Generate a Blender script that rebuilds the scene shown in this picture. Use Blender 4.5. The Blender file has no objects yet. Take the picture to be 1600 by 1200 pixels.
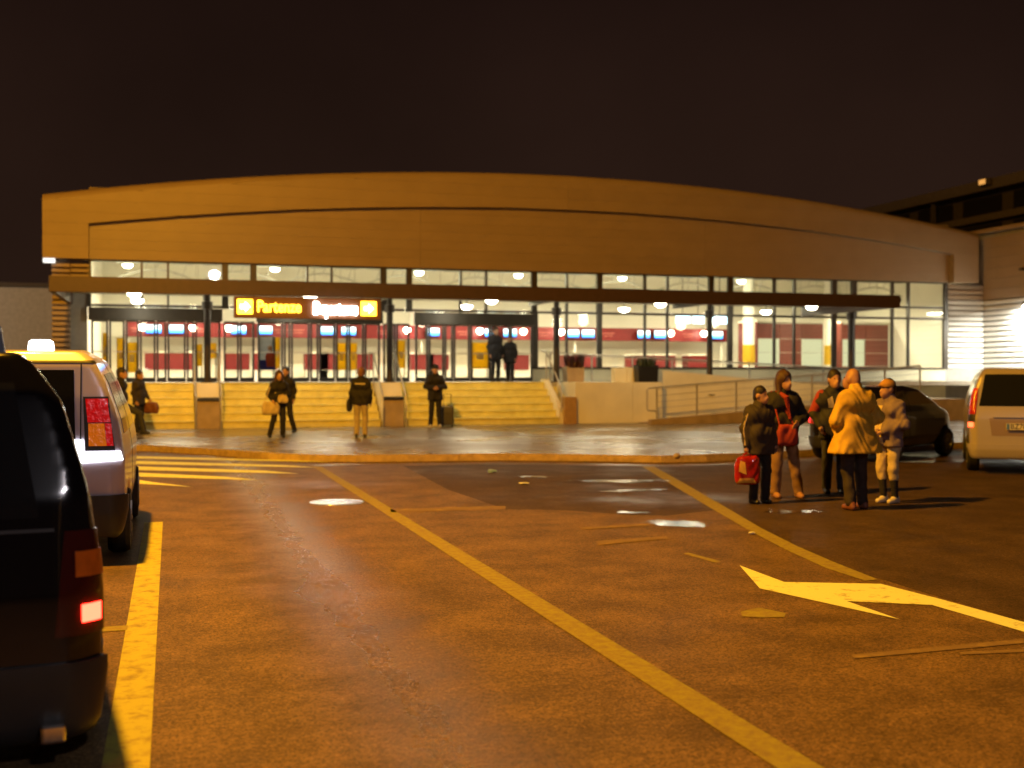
import bpy, bmesh, math, random
import numpy as np
from mathutils import Vector, Matrix
R = math.radians
random.seed(7)
scene = bpy.context.scene
C = scene.collection

# ------------------------------------------------------------------ camera, sky, exposure
YAW, PITCH, FPX, EYE = 16.7, -0.48, 1778.0, 1.70
cam_d = bpy.data.cameras.new('camera')
cam = bpy.data.objects.new('camera', cam_d)
C.objects.link(cam)
cam.location = (0, 0, EYE)
cam.rotation_euler = (R(90 + PITCH), 0, R(-YAW))
cam_d.sensor_width = 36
cam_d.lens = 36 * FPX / 1600
cam_d.clip_end = 2000
cam_d.clip_start = 0.05
cam_d.dof.use_dof = True
cam_d.dof.focus_distance = 9.0
cam_d.dof.aperture_fstop = 1.5
scene.camera = cam

world = bpy.data.worlds.new('World')
scene.world = world
world.use_nodes = True
wn, wl = world.node_tree.nodes, world.node_tree.links
bg = wn['Background']
bg.inputs['Color'].default_value = (0.0125, 0.0056, 0.0042, 1)      # night cloud lit by town lamps
bg.inputs['Strength'].default_value = 1.0
w_tc = wn.new('ShaderNodeTexCoord'); w_sp = wn.new('ShaderNodeSeparateXYZ'); w_rp = wn.new('ShaderNodeValToRGB')
wl.new(w_tc.outputs['Generated'], w_sp.inputs[0]); wl.new(w_sp.outputs['Z'], w_rp.inputs['Fac'])
w_rp.color_ramp.elements[0].position = 0.02; w_rp.color_ramp.elements[0].color = (0.026, 0.0125, 0.0078, 1)
w_rp.color_ramp.elements[1].position = 0.42; w_rp.color_ramp.elements[1].color = (0.0078, 0.0034, 0.0028, 1)
w_n = wn.new('ShaderNodeTexNoise'); w_n.inputs['Scale'].default_value = 2.2; w_n.inputs['Detail'].default_value = 5
wl.new(w_tc.outputs['Generated'], w_n.inputs['Vector'])
w_m = wn.new('ShaderNodeMapRange'); w_m.inputs['From Min'].default_value = 0.3; w_m.inputs['From Max'].default_value = 0.7; w_m.inputs['To Min'].default_value = 0.72; w_m.inputs['To Max'].default_value = 1.25
wl.new(w_n.outputs['Fac'], w_m.inputs['Value'])
w_x = wn.new('ShaderNodeMix'); w_x.data_type = 'RGBA'; w_x.blend_type = 'MULTIPLY'; w_x.inputs['Factor'].default_value = 1.0
wl.new(w_rp.outputs['Color'], w_x.inputs['A']); wl.new(w_m.outputs['Result'], w_x.inputs['B'])
wl.new(w_x.outputs['Result'], bg.inputs['Color'])

scene.view_settings.view_transform = 'Standard'
scene.view_settings.look = 'None'
scene.view_settings.exposure = 0.0
scene.view_settings.gamma = 1.0
scene.cycles.use_denoising = True
scene.cycles.max_bounces = 8
scene.cycles.transparent_max_bounces = 32
scene.cycles.sample_clamp_indirect = 6.0
scene.cycles.caustics_reflective = False
scene.cycles.caustics_refractive = False

L1_W, L2_W, HALL_W, WING_W = 1000.0, 20000.0, 290.0, 800.0      # lamp powers
SODIUM = (1.0, 0.43, 0.018)
CREAM = (1.0, 0.86, 0.50)
WHITE = (0.93, 0.97, 1.0)

def px(u, v, z=0.0):
    """where the sight line of a photo point meets the level z"""
    th, ph = R(YAW), R(PITCH)
    f = Vector((math.sin(th) * math.cos(ph), math.cos(th) * math.cos(ph), math.sin(ph)))
    r = Vector((math.cos(th), -math.sin(th), 0))
    up = r.cross(f)
    d = f + r * ((u - 800) / FPX) + up * ((600 - v) / FPX)
    t = (z - EYE) / d.z
    return Vector((d.x * t, d.y * t, z))

def ux(u, Y):
    """world X of the photo column u on the plane Y"""
    return Y * math.tan(R(YAW) + math.atan((u - 800) / FPX))

# ------------------------------------------------------------------ materials
MATS = {}
def mat(name, col, rough=0.5, metal=0.0, var=0.12, scale=6.0, bump=0.0, bscale=60.0, coat=0.0, emit=None, estr=0.0, rvar=0.0, spec=0.5):
    if name in MATS: return MATS[name]
    m = bpy.data.materials.new(name); m.use_nodes = True
    nt = m.node_tree; N, L = nt.nodes, nt.links
    b = N['Principled BSDF']
    b.inputs['Roughness'].default_value = rough
    b.inputs['Metallic'].default_value = metal
    b.inputs['Coat Weight'].default_value = coat
    b.inputs['Specular IOR Level'].default_value = spec
    tc = N.new('ShaderNodeTexCoord')
    if var > 0:
        n = N.new('ShaderNodeTexNoise'); n.inputs['Scale'].default_value = scale; n.inputs['Detail'].default_value = 5
        L.new(tc.outputs['Object'], n.inputs['Vector'])
        r = N.new('ShaderNodeValToRGB')
        r.color_ramp.elements[0].position = 0.3; r.color_ramp.elements[1].position = 0.7
        r.color_ramp.elements[0].color = tuple(c * (1 - var) for c in col) + (1,)
        r.color_ramp.elements[1].color = tuple(min(1, c * (1 + var)) for c in col) + (1,)
        L.new(n.outputs['Fac'], r.inputs['Fac']); L.new(r.outputs['Color'], b.inputs['Base Color'])
        if rvar > 0:
            mr = N.new('ShaderNodeMapRange')
            mr.inputs['From Min'].default_value = 0.3; mr.inputs['From Max'].default_value = 0.7
            mr.inputs['To Min'].default_value = max(0.02, rough - rvar); mr.inputs['To Max'].default_value = min(1, rough + rvar)
            L.new(n.outputs['Fac'], mr.inputs['Value']); L.new(mr.outputs['Result'], b.inputs['Roughness'])
    else:
        b.inputs['Base Color'].default_value = tuple(col) + (1,)
    if bump > 0:
        n2 = N.new('ShaderNodeTexNoise'); n2.inputs['Scale'].default_value = bscale; n2.inputs['Detail'].default_value = 4
        L.new(tc.outputs['Object'], n2.inputs['Vector'])
        bp = N.new('ShaderNodeBump'); bp.inputs['Strength'].default_value = bump; bp.inputs['Distance'].default_value = 0.02
        L.new(n2.outputs['Fac'], bp.inputs['Height']); L.new(bp.outputs['Normal'], b.inputs['Normal'])
    if emit:
        b.inputs['Emission Color'].default_value = tuple(emit) + (1,)
        b.inputs['Emission Strength'].default_value = estr
    MATS[name] = m
    return m

def glow(name, col, strength):
    if name in MATS: return MATS[name]
    m = bpy.data.materials.new(name); m.use_nodes = True
    N, L = m.node_tree.nodes, m.node_tree.links
    N.remove(N['Principled BSDF'])
    e = N.new('ShaderNodeEmission'); e.inputs['Color'].default_value = tuple(col) + (1,); e.inputs['Strength'].default_value = strength
    L.new(e.outputs[0], N['Material Output'].inputs['Surface'])
    MATS[name] = m
    return m

def glass(name='window_glass', tint=(0.93, 0.96, 0.92), rough=0.02):
    if name in MATS: return MATS[name]
    m = bpy.data.materials.new(name); m.use_nodes = True
    N, L = m.node_tree.nodes, m.node_tree.links
    N.remove(N['Principled BSDF'])
    t = N.new('ShaderNodeBsdfTransparent'); t.inputs['Color'].default_value = tuple(tint) + (1,)
    g = N.new('ShaderNodeBsdfGlossy'); g.inputs['Roughness'].default_value = rough
    f = N.new('ShaderNodeFresnel'); f.inputs['IOR'].default_value = 1.5
    mx = N.new('ShaderNodeMixShader')
    L.new(f.outputs[0], mx.inputs[0]); L.new(t.outputs[0], mx.inputs[1]); L.new(g.outputs[0], mx.inputs[2])
    L.new(mx.outputs[0], N['Material Output'].inputs['Surface'])
    MATS[name] = m
    return m

def wet_mat(name, c0, c1, dry, wet, grain=55.0, bump=0.5, patch=0.22, lo=0.42, hi=0.62, stain=(0.7, 1.1), spec=0.3, track=None):
    m = bpy.data.materials.new(name); m.use_nodes = True
    N, L = m.node_tree.nodes, m.node_tree.links
    b = N['Principled BSDF']
    tc = N.new('ShaderNodeTexCoord')
    def noise(s, d=4, ro=0.55):
        n = N.new('ShaderNodeTexNoise'); n.inputs['Scale'].default_value = s; n.inputs['Detail'].default_value = d; n.inputs['Roughness'].default_value = ro
        L.new(tc.outputs['Object'], n.inputs['Vector']); return n
    fine = noise(grain, 3, 0.7); big = noise(patch, 6, 0.6); mid = noise(1.7, 6, 0.65)
    ramp = N.new('ShaderNodeValToRGB')
    ramp.color_ramp.elements[0].position = 0.35; ramp.color_ramp.elements[0].color = c0 + (1,)
    ramp.color_ramp.elements[1].position = 0.68; ramp.color_ramp.elements[1].color = c1 + (1,)
    L.new(fine.outputs['Fac'], ramp.inputs['Fac'])
    st = N.new('ShaderNodeMapRange'); st.inputs['From Min'].default_value = 0.35; st.inputs['From Max'].default_value = 0.65
    st.inputs['To Min'].default_value = stain[0]; st.inputs['To Max'].default_value = stain[1]
    L.new(mid.outputs['Fac'], st.inputs['Value'])
    gr = noise(grain * 0.36, 3, 0.7)
    g2 = N.new('ShaderNodeMapRange'); g2.inputs['From Min'].default_value = 0.36; g2.inputs['From Max'].default_value = 0.64
    g2.inputs['To Min'].default_value = 0.66; g2.inputs['To Max'].default_value = 1.30
    L.new(gr.outputs['Fac'], g2.inputs['Value'])
    sm = N.new('ShaderNodeMath'); sm.operation = 'MULTIPLY'; L.new(st.outputs['Result'], sm.inputs[0]); L.new(g2.outputs['Result'], sm.inputs[1])
    mul = N.new('ShaderNodeMix'); mul.data_type = 'RGBA'; mul.blend_type = 'MULTIPLY'; mul.inputs['Factor'].default_value = 1
    L.new(ramp.outputs['Color'], mul.inputs['A']); L.new(sm.outputs[0], mul.inputs['B'])
    L.new(mul.outputs['Result'], b.inputs['Base Color'])
    w = N.new('ShaderNodeMapRange'); w.interpolation_type = 'SMOOTHSTEP'
    w.inputs['From Min'].default_value = lo; w.inputs['From Max'].default_value = hi
    L.new(big.outputs['Fac'], w.inputs['Value'])
    rr = N.new('ShaderNodeMapRange'); rr.inputs['To Min'].default_value = dry; rr.inputs['To Max'].default_value = wet
    L.new(w.outputs['Result'], rr.inputs['Value']); L.new(rr.outputs['Result'], b.inputs['Roughness'])
    if track:                                            # polished wheel path along the lane
        sx = N.new('ShaderNodeSeparateXYZ'); L.new(tc.outputs['Object'], sx.inputs[0])
        wob = N.new('ShaderNodeMath'); wob.operation = 'MULTIPLY_ADD'; wob.inputs[1].default_value = 0.5; L.new(mid.outputs['Fac'], wob.inputs[0]); L.new(sx.outputs['X'], wob.inputs[2])
        df = N.new('ShaderNodeMath'); df.operation = 'SUBTRACT'; df.inputs[1].default_value = track[0] + 0.25; L.new(wob.outputs[0], df.inputs[0])
        ab = N.new('ShaderNodeMath'); ab.operation = 'ABSOLUTE'; L.new(df.outputs[0], ab.inputs[0])
        tr = N.new('ShaderNodeMapRange'); tr.interpolation_type = 'SMOOTHSTEP'; tr.inputs['From Max'].default_value = track[1]
        tr.inputs['To Min'].default_value = track[2]; tr.inputs['To Max'].default_value = 1.0
        L.new(ab.outputs[0], tr.inputs['Value'])
        mm = N.new('ShaderNodeMath'); mm.operation = 'MULTIPLY'; L.new(rr.outputs['Result'], mm.inputs[0]); L.new(tr.outputs['Result'], mm.inputs[1])
        L.new(mm.outputs[0], b.inputs['Roughness'])
    bs = N.new('ShaderNodeMapRange'); bs.inputs['To Min'].default_value = bump; bs.inputs['To Max'].default_value = bump * 0.18
    L.new(w.outputs['Result'], bs.inputs['Value'])
    bp = N.new('ShaderNodeBump'); bp.inputs['Distance'].default_value = 0.012
    L.new(bs.outputs['Result'], bp.inputs['Strength']); L.new(fine.outputs['Fac'], bp.inputs['Height'])
    L.new(bp.outputs['Normal'], b.inputs['Normal'])
    b.inputs['Specular IOR Level'].default_value = spec
    MATS[name] = m
    return m

def paint_mat(name, col, under, wear_scale=5.0, lo=0.42, hi=0.52, rough=0.8):
    """road paint, worn through to the asphalt in spots"""
    m = bpy.data.materials.new(name); m.use_nodes = True
    N, L = m.node_tree.nodes, m.node_tree.links
    b = N['Principled BSDF']
    tc = N.new('ShaderNodeTexCoord')
    n = N.new('ShaderNodeTexNoise'); n.inputs['Scale'].default_value = wear_scale; n.inputs['Detail'].default_value = 9; n.inputs['Roughness'].default_value = 0.72
    L.new(tc.outputs['Object'], n.inputs['Vector'])
    w = N.new('ShaderNodeMapRange'); w.inputs['From Min'].default_value = lo; w.inputs['From Max'].default_value = hi
    L.new(n.outputs['Fac'], w.inputs['Value'])
    mx = N.new('ShaderNodeMix'); mx.data_type = 'RGBA'
    mx.inputs['A'].default_value = under + (1,); mx.inputs['B'].default_value = col + (1,)
    L.new(w.outputs['Result'], mx.inputs['Factor']); L.new(mx.outputs['Result'], b.inputs['Base Color'])
    b.inputs['Roughness'].default_value = rough
    bp = N.new('ShaderNodeBump'); bp.inputs['Strength'].default_value = 0.4; bp.inputs['Distance'].default_value = 0.01
    n2 = N.new('ShaderNodeTexNoise'); n2.inputs['Scale'].default_value = 70
    L.new(tc.outputs['Object'], n2.inputs['Vector']); L.new(n2.outputs['Fac'], bp.inputs['Height']); L.new(bp.outputs['Normal'], b.inputs['Normal'])
    MATS[name] = m
    return m

def paper(name, col):
    """printed paper that lets light through from behind"""
    m = mat(name, col, 0.7, var=0.05)
    N, L = m.node_tree.nodes, m.node_tree.links
    t = N.new('ShaderNodeBsdfTranslucent'); t.inputs['Color'].default_value = tuple(col) + (1,)
    mx = N.new('ShaderNodeMixShader'); mx.inputs[0].default_value = 0.6
    L.new(N['Principled BSDF'].outputs[0], mx.inputs[1]); L.new(t.outputs[0], mx.inputs[2]); L.new(mx.outputs[0], N['Material Output'].inputs['Surface'])
    return m

def per_piece(m, amt):
    """each piece that wears this material gets its own slight tone"""
    N, L = m.node_tree.nodes, m.node_tree.links
    b = N['Principled BSDF']; src = b.inputs['Base Color'].links[0].from_socket
    oi = N.new('ShaderNodeObjectInfo'); mr = N.new('ShaderNodeMapRange'); mr.inputs['To Min'].default_value = 1 - amt; mr.inputs['To Max'].default_value = 1 + amt
    L.new(oi.outputs['Random'], mr.inputs['Value'])
    mx = N.new('ShaderNodeMix'); mx.data_type = 'RGBA'; mx.blend_type = 'MULTIPLY'; mx.inputs['Factor'].default_value = 1.0
    L.new(src, mx.inputs['A']); L.new(mr.outputs['Result'], mx.inputs['B']); L.new(mx.outputs['Result'], b.inputs['Base Color'])
    return m

# ------------------------------------------------------------------ mesh helpers
def link(name, me, m=None, parent=None, loc=None, rotz=None):
    o = bpy.data.objects.new(name, me); C.objects.link(o)
    if m is not None and me is not None and hasattr(me, 'materials'):
        me.materials.append(m)
    if parent is not None: o.parent = parent
    if loc is not None: o.location = loc
    if rotz is not None: o.rotation_euler = (0, 0, rotz)
    return o

def tag(o, label, cat, group=None, kind=None):
    if label: o['label'] = label
    if cat: o['category'] = cat
    if group: o['group'] = group
    if kind: o['kind'] = kind
    return o

def thing(name, label, cat, loc=(0, 0, 0), rotz=0.0, group=None):
    o = bpy.data.objects.new(name, None); C.objects.link(o)
    o.location = loc; o.rotation_euler = (0, 0, rotz); o.empty_display_size = 0.2
    return tag(o, label, cat, group)

class MB:
    """collects shapes for one mesh object"""
    def __init__(s): s.bm = bmesh.new()
    def box(s, x0, x1, y0, y1, z0, z1, bev=0.0):
        r = bmesh.ops.create_cube(s.bm, size=1)
        M = Matrix.Translation(((x0 + x1) / 2, (y0 + y1) / 2, (z0 + z1) / 2)) @ Matrix.Diagonal((abs(x1 - x0), abs(y1 - y0), abs(z1 - z0), 1))
        bmesh.ops.transform(s.bm, matrix=M, verts=r['verts'])
        if bev > 0:
            ed = list({e for v in r['verts'] for e in v.link_edges})
            bmesh.ops.bevel(s.bm, geom=ed, offset=bev, segments=2, affect='EDGES', profile=0.6)
        return s
    def bar(s, a, b, w, h=None):
        """square bar from a to b"""
        a, b = Vector(a), Vector(b); h = h or w
        d = b - a
        q = d.to_track_quat('Y', 'Z').to_matrix().to_4x4()
        r = bmesh.ops.create_cube(s.bm, size=1)
        M = Matrix.Translation((a + b) / 2) @ q @ Matrix.Diagonal((w, d.length, h, 1))
        bmesh.ops.transform(s.bm, matrix=M, verts=r['verts'])
        return s
    def tube(s, pts, rad, n=8, cap=True):
        pts = [Vector(p) for p in pts]
        rads = rad if isinstance(rad, (list, tuple)) else [rad] * len(pts)
        rings = []
        up = Vector((0, 0, 1))
        for i, p in enumerate(pts):
            d = (pts[min(i + 1, len(pts) - 1)] - pts[max(i - 1, 0)]).normalized()
            ref = up if abs(d.dot(up)) < 0.95 else Vector((1, 0, 0))
            x = d.cross(ref).normalized(); y = d.cross(x).normalized()
            rings.append([s.bm.verts.new(p + (x * math.cos(t) + y * math.sin(t)) * rads[i]) for t in [2 * math.pi * k / n for k in range(n)]])
        for a, b in zip(rings, rings[1:]):
            for k in range(n):
                s.bm.faces.new((a[k], a[(k + 1) % n], b[(k + 1) % n], b[k]))
        if cap:
            s.bm.faces.new(rings[0][::-1]); s.bm.faces.new(rings[-1])
        return s
    def lathe(s, prof, n=24, M=None):
        """profile of (radius, z) turned about z"""
        rings = []
        for r, z in prof:
            if r < 1e-6: rings.append([s.bm.verts.new((0, 0, z))])
            else: rings.append([s.bm.verts.new((r * math.cos(2 * math.pi * k / n), r * math.sin(2 * math.pi * k / n), z)) for k in range(n)])
        for a, b in zip(rings, rings[1:]):
            for k in range(n):
                k2 = (k + 1) % n
                va = [a[k % len(a)], a[k2 % len(a)], b[k2 % len(b)], b[k % len(b)]]
                u = []
                for v in va:
                    if v not in u: u.append(v)
                if len(u) >= 3: s.bm.faces.new(u)
        if M is not None:
            bmesh.ops.transform(s.bm, matrix=M, verts=[v for r in rings for v in r])
        return s
    def prism(s, poly, axis, a, b):
        """polygon in the two other axes, pushed from a to b along axis"""
        def P(p, t):
            if axis == 'x': return (t, p[0], p[1])
            if axis == 'y': return (p[0], t, p[1])
            return (p[0], p[1], t)
        va = [s.bm.verts.new(P(p, a)) for p in poly]; vb = [s.bm.verts.new(P(p, b)) for p in poly]
        s.bm.faces.new(va); s.bm.faces.new(vb[::-1])
        n = len(poly)
        for i in range(n):
            s.bm.faces.new((va[i], vb[i], vb[(i + 1) % n], va[(i + 1) % n]))
        return s
    def build(s, name, m, parent=None, smooth=False, **kw):
        bmesh.ops.recalc_face_normals(s.bm, faces=s.bm.faces)
        me = bpy.data.meshes.new(name); s.bm.to_mesh(me); s.bm.free()
        if smooth:
            me.polygons.foreach_set('use_smooth', [True] * len(me.polygons))
        return link(name, me, m, parent, **kw)

def sheet(name, pts, m, parent=None):
    me = bpy.data.meshes.new(name)
    me.from_pydata([tuple(p) for p in pts], [], [tuple(range(len(pts)))])
    if me.polygons[0].normal.z < 0: me.flip_normals()
    return link(name, me, m, parent)

def copy_tree(o, parent=None):
    c = o.copy(); C.objects.link(c)
    if parent is not None: c.parent = parent
    for ch in list(o.children): copy_tree(ch, c)
    return c

def text_mesh(name, txt, size, m, parent=None, extrude=0.01, bold=0.0, loc=(0, 0, 0), rot=(R(90), 0, 0), width=None, align='CENTER'):
    cu = bpy.data.curves.new(name, 'FONT'); cu.body = txt; cu.size = size; cu.extrude = extrude; cu.offset = bold
    cu.align_x = align; cu.align_y = 'CENTER'
    t = bpy.data.objects.new(name + '_tmp', cu); C.objects.link(t)
    dg = bpy.context.evaluated_depsgraph_get(); dg.update()
    me = bpy.data.meshes.new_from_object(t.evaluated_get(dg))
    bpy.data.objects.remove(t)
    o = link(name, me, None, parent); me.materials.clear(); me.materials.append(m)
    o.location = loc; o.rotation_euler = rot
    if width:
        xs = [v.co.x for v in me.vertices]; o.scale = (width / (max(xs) - min(xs)), 1, 1)
    return o

# ------------------------------------------------------------------ smooth solid shapes (distance fields)
def nets(F, org, h, name):
    """naive surface nets on a distance grid"""
    F = F.astype(np.float32)
    S = F < 0
    nx, ny, nz = F.shape
    cnt = np.zeros((nx - 1, ny - 1, nz - 1), np.int16); pos = np.zeros((nx - 1, ny - 1, nz - 1, 3), np.float32)
    def sl(o): return tuple(slice(o[i], F.shape[i] - 1 + o[i]) for i in range(3))
    for ax in range(3):
        o1, o2 = [i for i in range(3) if i != ax]
        for a in (0, 1):
            for b in (0, 1):
                s = [0, 0, 0]; s[o1] = a; s[o2] = b
                e = list(s); e[ax] = 1
                f0, f1 = F[sl(s)], F[sl(e)]
                cr = (f0 < 0) != (f1 < 0)
                t = np.where(cr, f0 / np.where(cr, f0 - f1, 1), 0)
                cnt += cr
                pos[..., ax] += np.where(cr, t, 0)
                if a: pos[..., o1] += cr
                if b: pos[..., o2] += cr
    act = cnt > 0
    idx = -np.ones(cnt.shape, np.int64); idx[act] = np.arange(act.sum())
    ii = np.argwhere(act)
    V = (ii + pos[act] / cnt[act][:, None]) * h + np.array(org)
    faces = []
    for ax in range(3):
        o1, o2 = (ax + 1) % 3, (ax + 2) % 3
        s0 = [slice(None)] * 3; s1 = [slice(None)] * 3
        s0[ax] = slice(0, -1); s1[ax] = slice(1, None)
        cr = S[tuple(s0)] != S[tuple(s1)]
        p = np.argwhere(cr)
        p = p[(p[:, o1] > 0) & (p[:, o2] > 0) & (p[:, o1] < F.shape[o1] - 1) & (p[:, o2] < F.shape[o2] - 1)]
        inside = S[tuple(p.T)]
        def c(d1, d2):
            q = p.copy(); q[:, o1] += d1; q[:, o2] += d2
            return idx[tuple(q.T)]
        q = np.stack([c(-1, -1), c(0, -1), c(0, 0), c(-1, 0)], 1)
        q[~inside] = q[~inside][:, ::-1]
        faces.append(q)
    Q = np.concatenate(faces)
    me = bpy.data.meshes.new(name)
    me.vertices.add(len(V)); me.vertices.foreach_set('co', V.astype(np.float32).ravel())
    me.loops.add(len(Q) * 4); me.loops.foreach_set('vertex_index', Q.ravel().astype(np.int32))
    me.polygons.add(len(Q)); me.polygons.foreach_set('loop_start', np.arange(0, len(Q) * 4, 4, dtype=np.int32))
    me.polygons.foreach_set('use_smooth', np.ones(len(Q), bool))
    me.update(calc_edges=True); me.validate()
    return me

def smin(a, b, k):
    hh = np.clip(0.5 + 0.5 * (b - a) / k, 0, 1)
    return b * (1 - hh) + a * hh - k * hh * (1 - hh)

def prim_d(P, p):
    X, Y, Z = P
    if p[0] == 'c':
        a, b, ra, rb = p[1:5]
        a = np.array(a, np.float32); b = np.array(b, np.float32); d = b - a
        t = np.clip(((X - a[0]) * d[0] + (Y - a[1]) * d[1] + (Z - a[2]) * d[2]) / max(1e-9, float(d @ d)), 0, 1)
        return np.sqrt((X - a[0] - d[0] * t) ** 2 + (Y - a[1] - d[1] * t) ** 2 + (Z - a[2] - d[2] * t) ** 2) - (ra + (rb - ra) * t)
    c, r = p[1], p[2]
    k0 = np.sqrt(((X - c[0]) / r[0]) ** 2 + ((Y - c[1]) / r[1]) ** 2 + ((Z - c[2]) / r[2]) ** 2)
    k1 = np.sqrt(((X - c[0]) / r[0] ** 2) ** 2 + ((Y - c[1]) / r[1] ** 2) ** 2 + ((Z - c[2]) / r[2] ** 2) ** 2)
    return k0 * (k0 - 1) / np.maximum(k1, 1e-6)

def solid(name, prims, h, k=0.04, sub=(), zmin=None, zmax=None, wrinkle=0.0, seed=0.0):
    lo = np.full(3, 1e9); hi = -lo
    for p in prims:
        if p[0] == 'c':
            for q, r in ((p[1], p[3]), (p[2], p[4])):
                lo = np.minimum(lo, np.array(q) - r); hi = np.maximum(hi, np.array(q) + r)
        else:
            lo = np.minimum(lo, np.array(p[1]) - np.array(p[2])); hi = np.maximum(hi, np.array(p[1]) + np.array(p[2]))
    lo -= 0.03 + 2 * h; hi += 0.03 + 2 * h
    n = np.ceil((hi - lo) / h).astype(int) + 1
    ax = [lo[i] + h * np.arange(n[i]) for i in range(3)]
    P = [a.astype(np.float32) for a in np.meshgrid(*ax, indexing='ij', sparse=True)]
    D = None
    for p in prims:
        d = prim_d(P, p)
        D = d if D is None else smin(D, d, k)
    if wrinkle > 0:
        w = np.sin(P[2] * 38 + 9 * np.sin(P[0] * 11 + seed) + seed) * 0.6 + np.sin(P[0] * 27 + P[1] * 31 + P[2] * 13 + seed * 2) * 0.5 + np.sin(P[2] * 17 - P[1] * 33 + 4 * np.sin(P[0] * 9)) * 0.5
        D = D + wrinkle * w
    for p in sub: D = np.maximum(D, -prim_d(P, p))
    if zmin is not None: D = np.maximum(D, zmin - P[2])
    if zmax is not None: D = np.maximum(D, P[2] - zmax)
    D = np.broadcast_to(D, tuple(n))
    return nets(D, lo, h, name)

def poly_sd(X, Y, poly):
    """signed distance to a polygon"""
    d = np.full(np.broadcast(X, Y).shape, 1e9, np.float32); s = np.ones_like(d)
    n = len(poly)
    for i in range(n):
        a = poly[i]; b = poly[i - 1]
        ex, ey = b[0] - a[0], b[1] - a[1]
        wx, wy = X - a[0], Y - a[1]
        t = np.clip((wx * ex + wy * ey) / max(1e-9, ex * ex + ey * ey), 0, 1)
        d = np.minimum(d, (wx - ex * t) ** 2 + (wy - ey * t) ** 2)
        c1 = Y >= a[1]; c2 = Y < b[1]; c3 = ex * wy > ey * wx
        fl = (c1 & c2 & c3) | (~c1 & ~c2 & ~c3)
        s = np.where(fl, -s, s)
    return s * np.sqrt(d)

def smax(a, b, k): return -smin(-a, -b, k)

def patch(name, src, m, parent, axis, poly, sign, off=0.006, lim=None, nmin=0.3):
    """piece of a body's skin inside a convex outline, lifted off a little"""
    bm = bmesh.new(); bm.from_mesh(src)
    ai = 'xyz'.index(axis)
    o = [i for i in range(3) if i != ai]
    bm.normal_update()
    bmesh.ops.delete(bm, geom=[f for f in bm.faces if f.normal[ai] * sign < nmin or (axis == 'x' and lim is None and sign < 0 and f.calc_center_median()[0] > 0.46)], context='FACES')
    cx = sum(p[0] for p in poly) / len(poly); cy = sum(p[1] for p in poly) / len(poly)
    for i in range(len(poly)):
        a, b = poly[i], poly[(i + 1) % len(poly)]
        nx, ny = b[1] - a[1], -(b[0] - a[0])
        if (cx - a[0]) * nx + (cy - a[1]) * ny > 0: nx, ny = -nx, -ny
        co = Vector((0, 0, 0)); no = Vector((0, 0, 0))
        co[o[0]], co[o[1]] = a; no[o[0]], no[o[1]] = nx, ny
        bmesh.ops.bisect_plane(bm, geom=bm.verts[:] + bm.edges[:] + bm.faces[:], plane_co=co, plane_no=no.normalized(), clear_outer=True, dist=1e-5)
    # keep the half of the body that faces that way
    bm.normal_update()
    nrm = {v: v.normal.copy() for v in bm.verts}
    bd = [e for e in bm.edges if e.is_boundary]
    ex = bmesh.ops.extrude_edge_only(bm, edges=bd)
    skirt = {v for v in ex['geom'] if isinstance(v, bmesh.types.BMVert)}
    for v in bm.verts:
        if v not in skirt and v in nrm: v.co += nrm[v] * off
    for f in bm.faces: f.smooth = True
    for e in bd:
        if e.is_valid: e.smooth = False
    me = bpy.data.meshes.new(name); bm.to_mesh(me); bm.free()
    return link(name, me, m, parent)

# ------------------------------------------------------------------ shared materials
ASPH = (0.165, 0.105, 0.048)
m_road = wet_mat('wet_asphalt', (0.055, 0.035, 0.017), (0.285, 0.175, 0.072), 0.60, 0.30, 60, 0.75, 0.16, 0.52, 0.72, (0.58, 1.14), 0.18, (1.2, 0.75, 0.44))
m_pave = wet_mat('wet_pavement', (0.15, 0.110, 0.060), (0.24, 0.18, 0.10), 0.42, 0.20, 40, 0.30, 0.25, 0.36, 0.62)
m_ground = mat('dark_ground', (0.03, 0.03, 0.028), 0.7)
m_paint = paint_mat('cream_road_paint', (0.70, 0.74, 0.34), ASPH, 7, 0.30, 0.45)
m_paint_worn = paint_mat('worn_yellow_paint', (0.27, 0.235, 0.022), ASPH, 14, 0.30, 0.62)
m_paint_faint = paint_mat('nearly_gone_paint', (0.30, 0.20, 0.05), ASPH, 6, 0.50, 0.72)
m_kerb = mat('kerb_stone', (0.40, 0.29, 0.15), 0.5, var=0.25, scale=8, bump=0.3)
m_clad = mat('sand_metal_cladding', (0.33, 0.24, 0.16), 0.5, 0.0, var=0.05, scale=1.5)
m_clad2 = mat('sand_metal_cladding_inner', (0.33, 0.24, 0.165), 0.45, 0.0, var=0.05, scale=1.5)
per_piece(m_clad, 0.045); per_piece(m_clad2, 0.035)
m_joint = mat('cladding_backing', (0.25, 0.19, 0.13), 0.7)
m_darkmetal = mat('dark_bronze_metal', (0.055, 0.045, 0.036), 0.4, 0.3, var=0.1)
m_frame = mat('grey_brown_door_metal', (0.06, 0.052, 0.042), 0.4, 0.2, var=0.1)
m_canopy = mat('brown_canopy_metal', (0.07, 0.042, 0.033), 0.45, 0.1, var=0.1)
m_soffit = mat('canopy_soffit', (0.42, 0.38, 0.30), 0.6)
m_plaster = mat('cream_plaster', (0.82, 0.76, 0.54), 0.75, var=0.08, scale=1.2, bump=0.1)
m_plinth = mat('tan_stone_plinth', (0.42, 0.31, 0.19), 0.6, var=0.15, scale=3, bump=0.15)
m_step = mat('cream_step_stone', (0.78, 0.71, 0.24), 0.5, var=0.12, scale=3, bump=0.1, rvar=0.15)
m_steel = mat('brushed_steel', (0.52, 0.49, 0.43), 0.35, 0.3, var=0.08)
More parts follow.
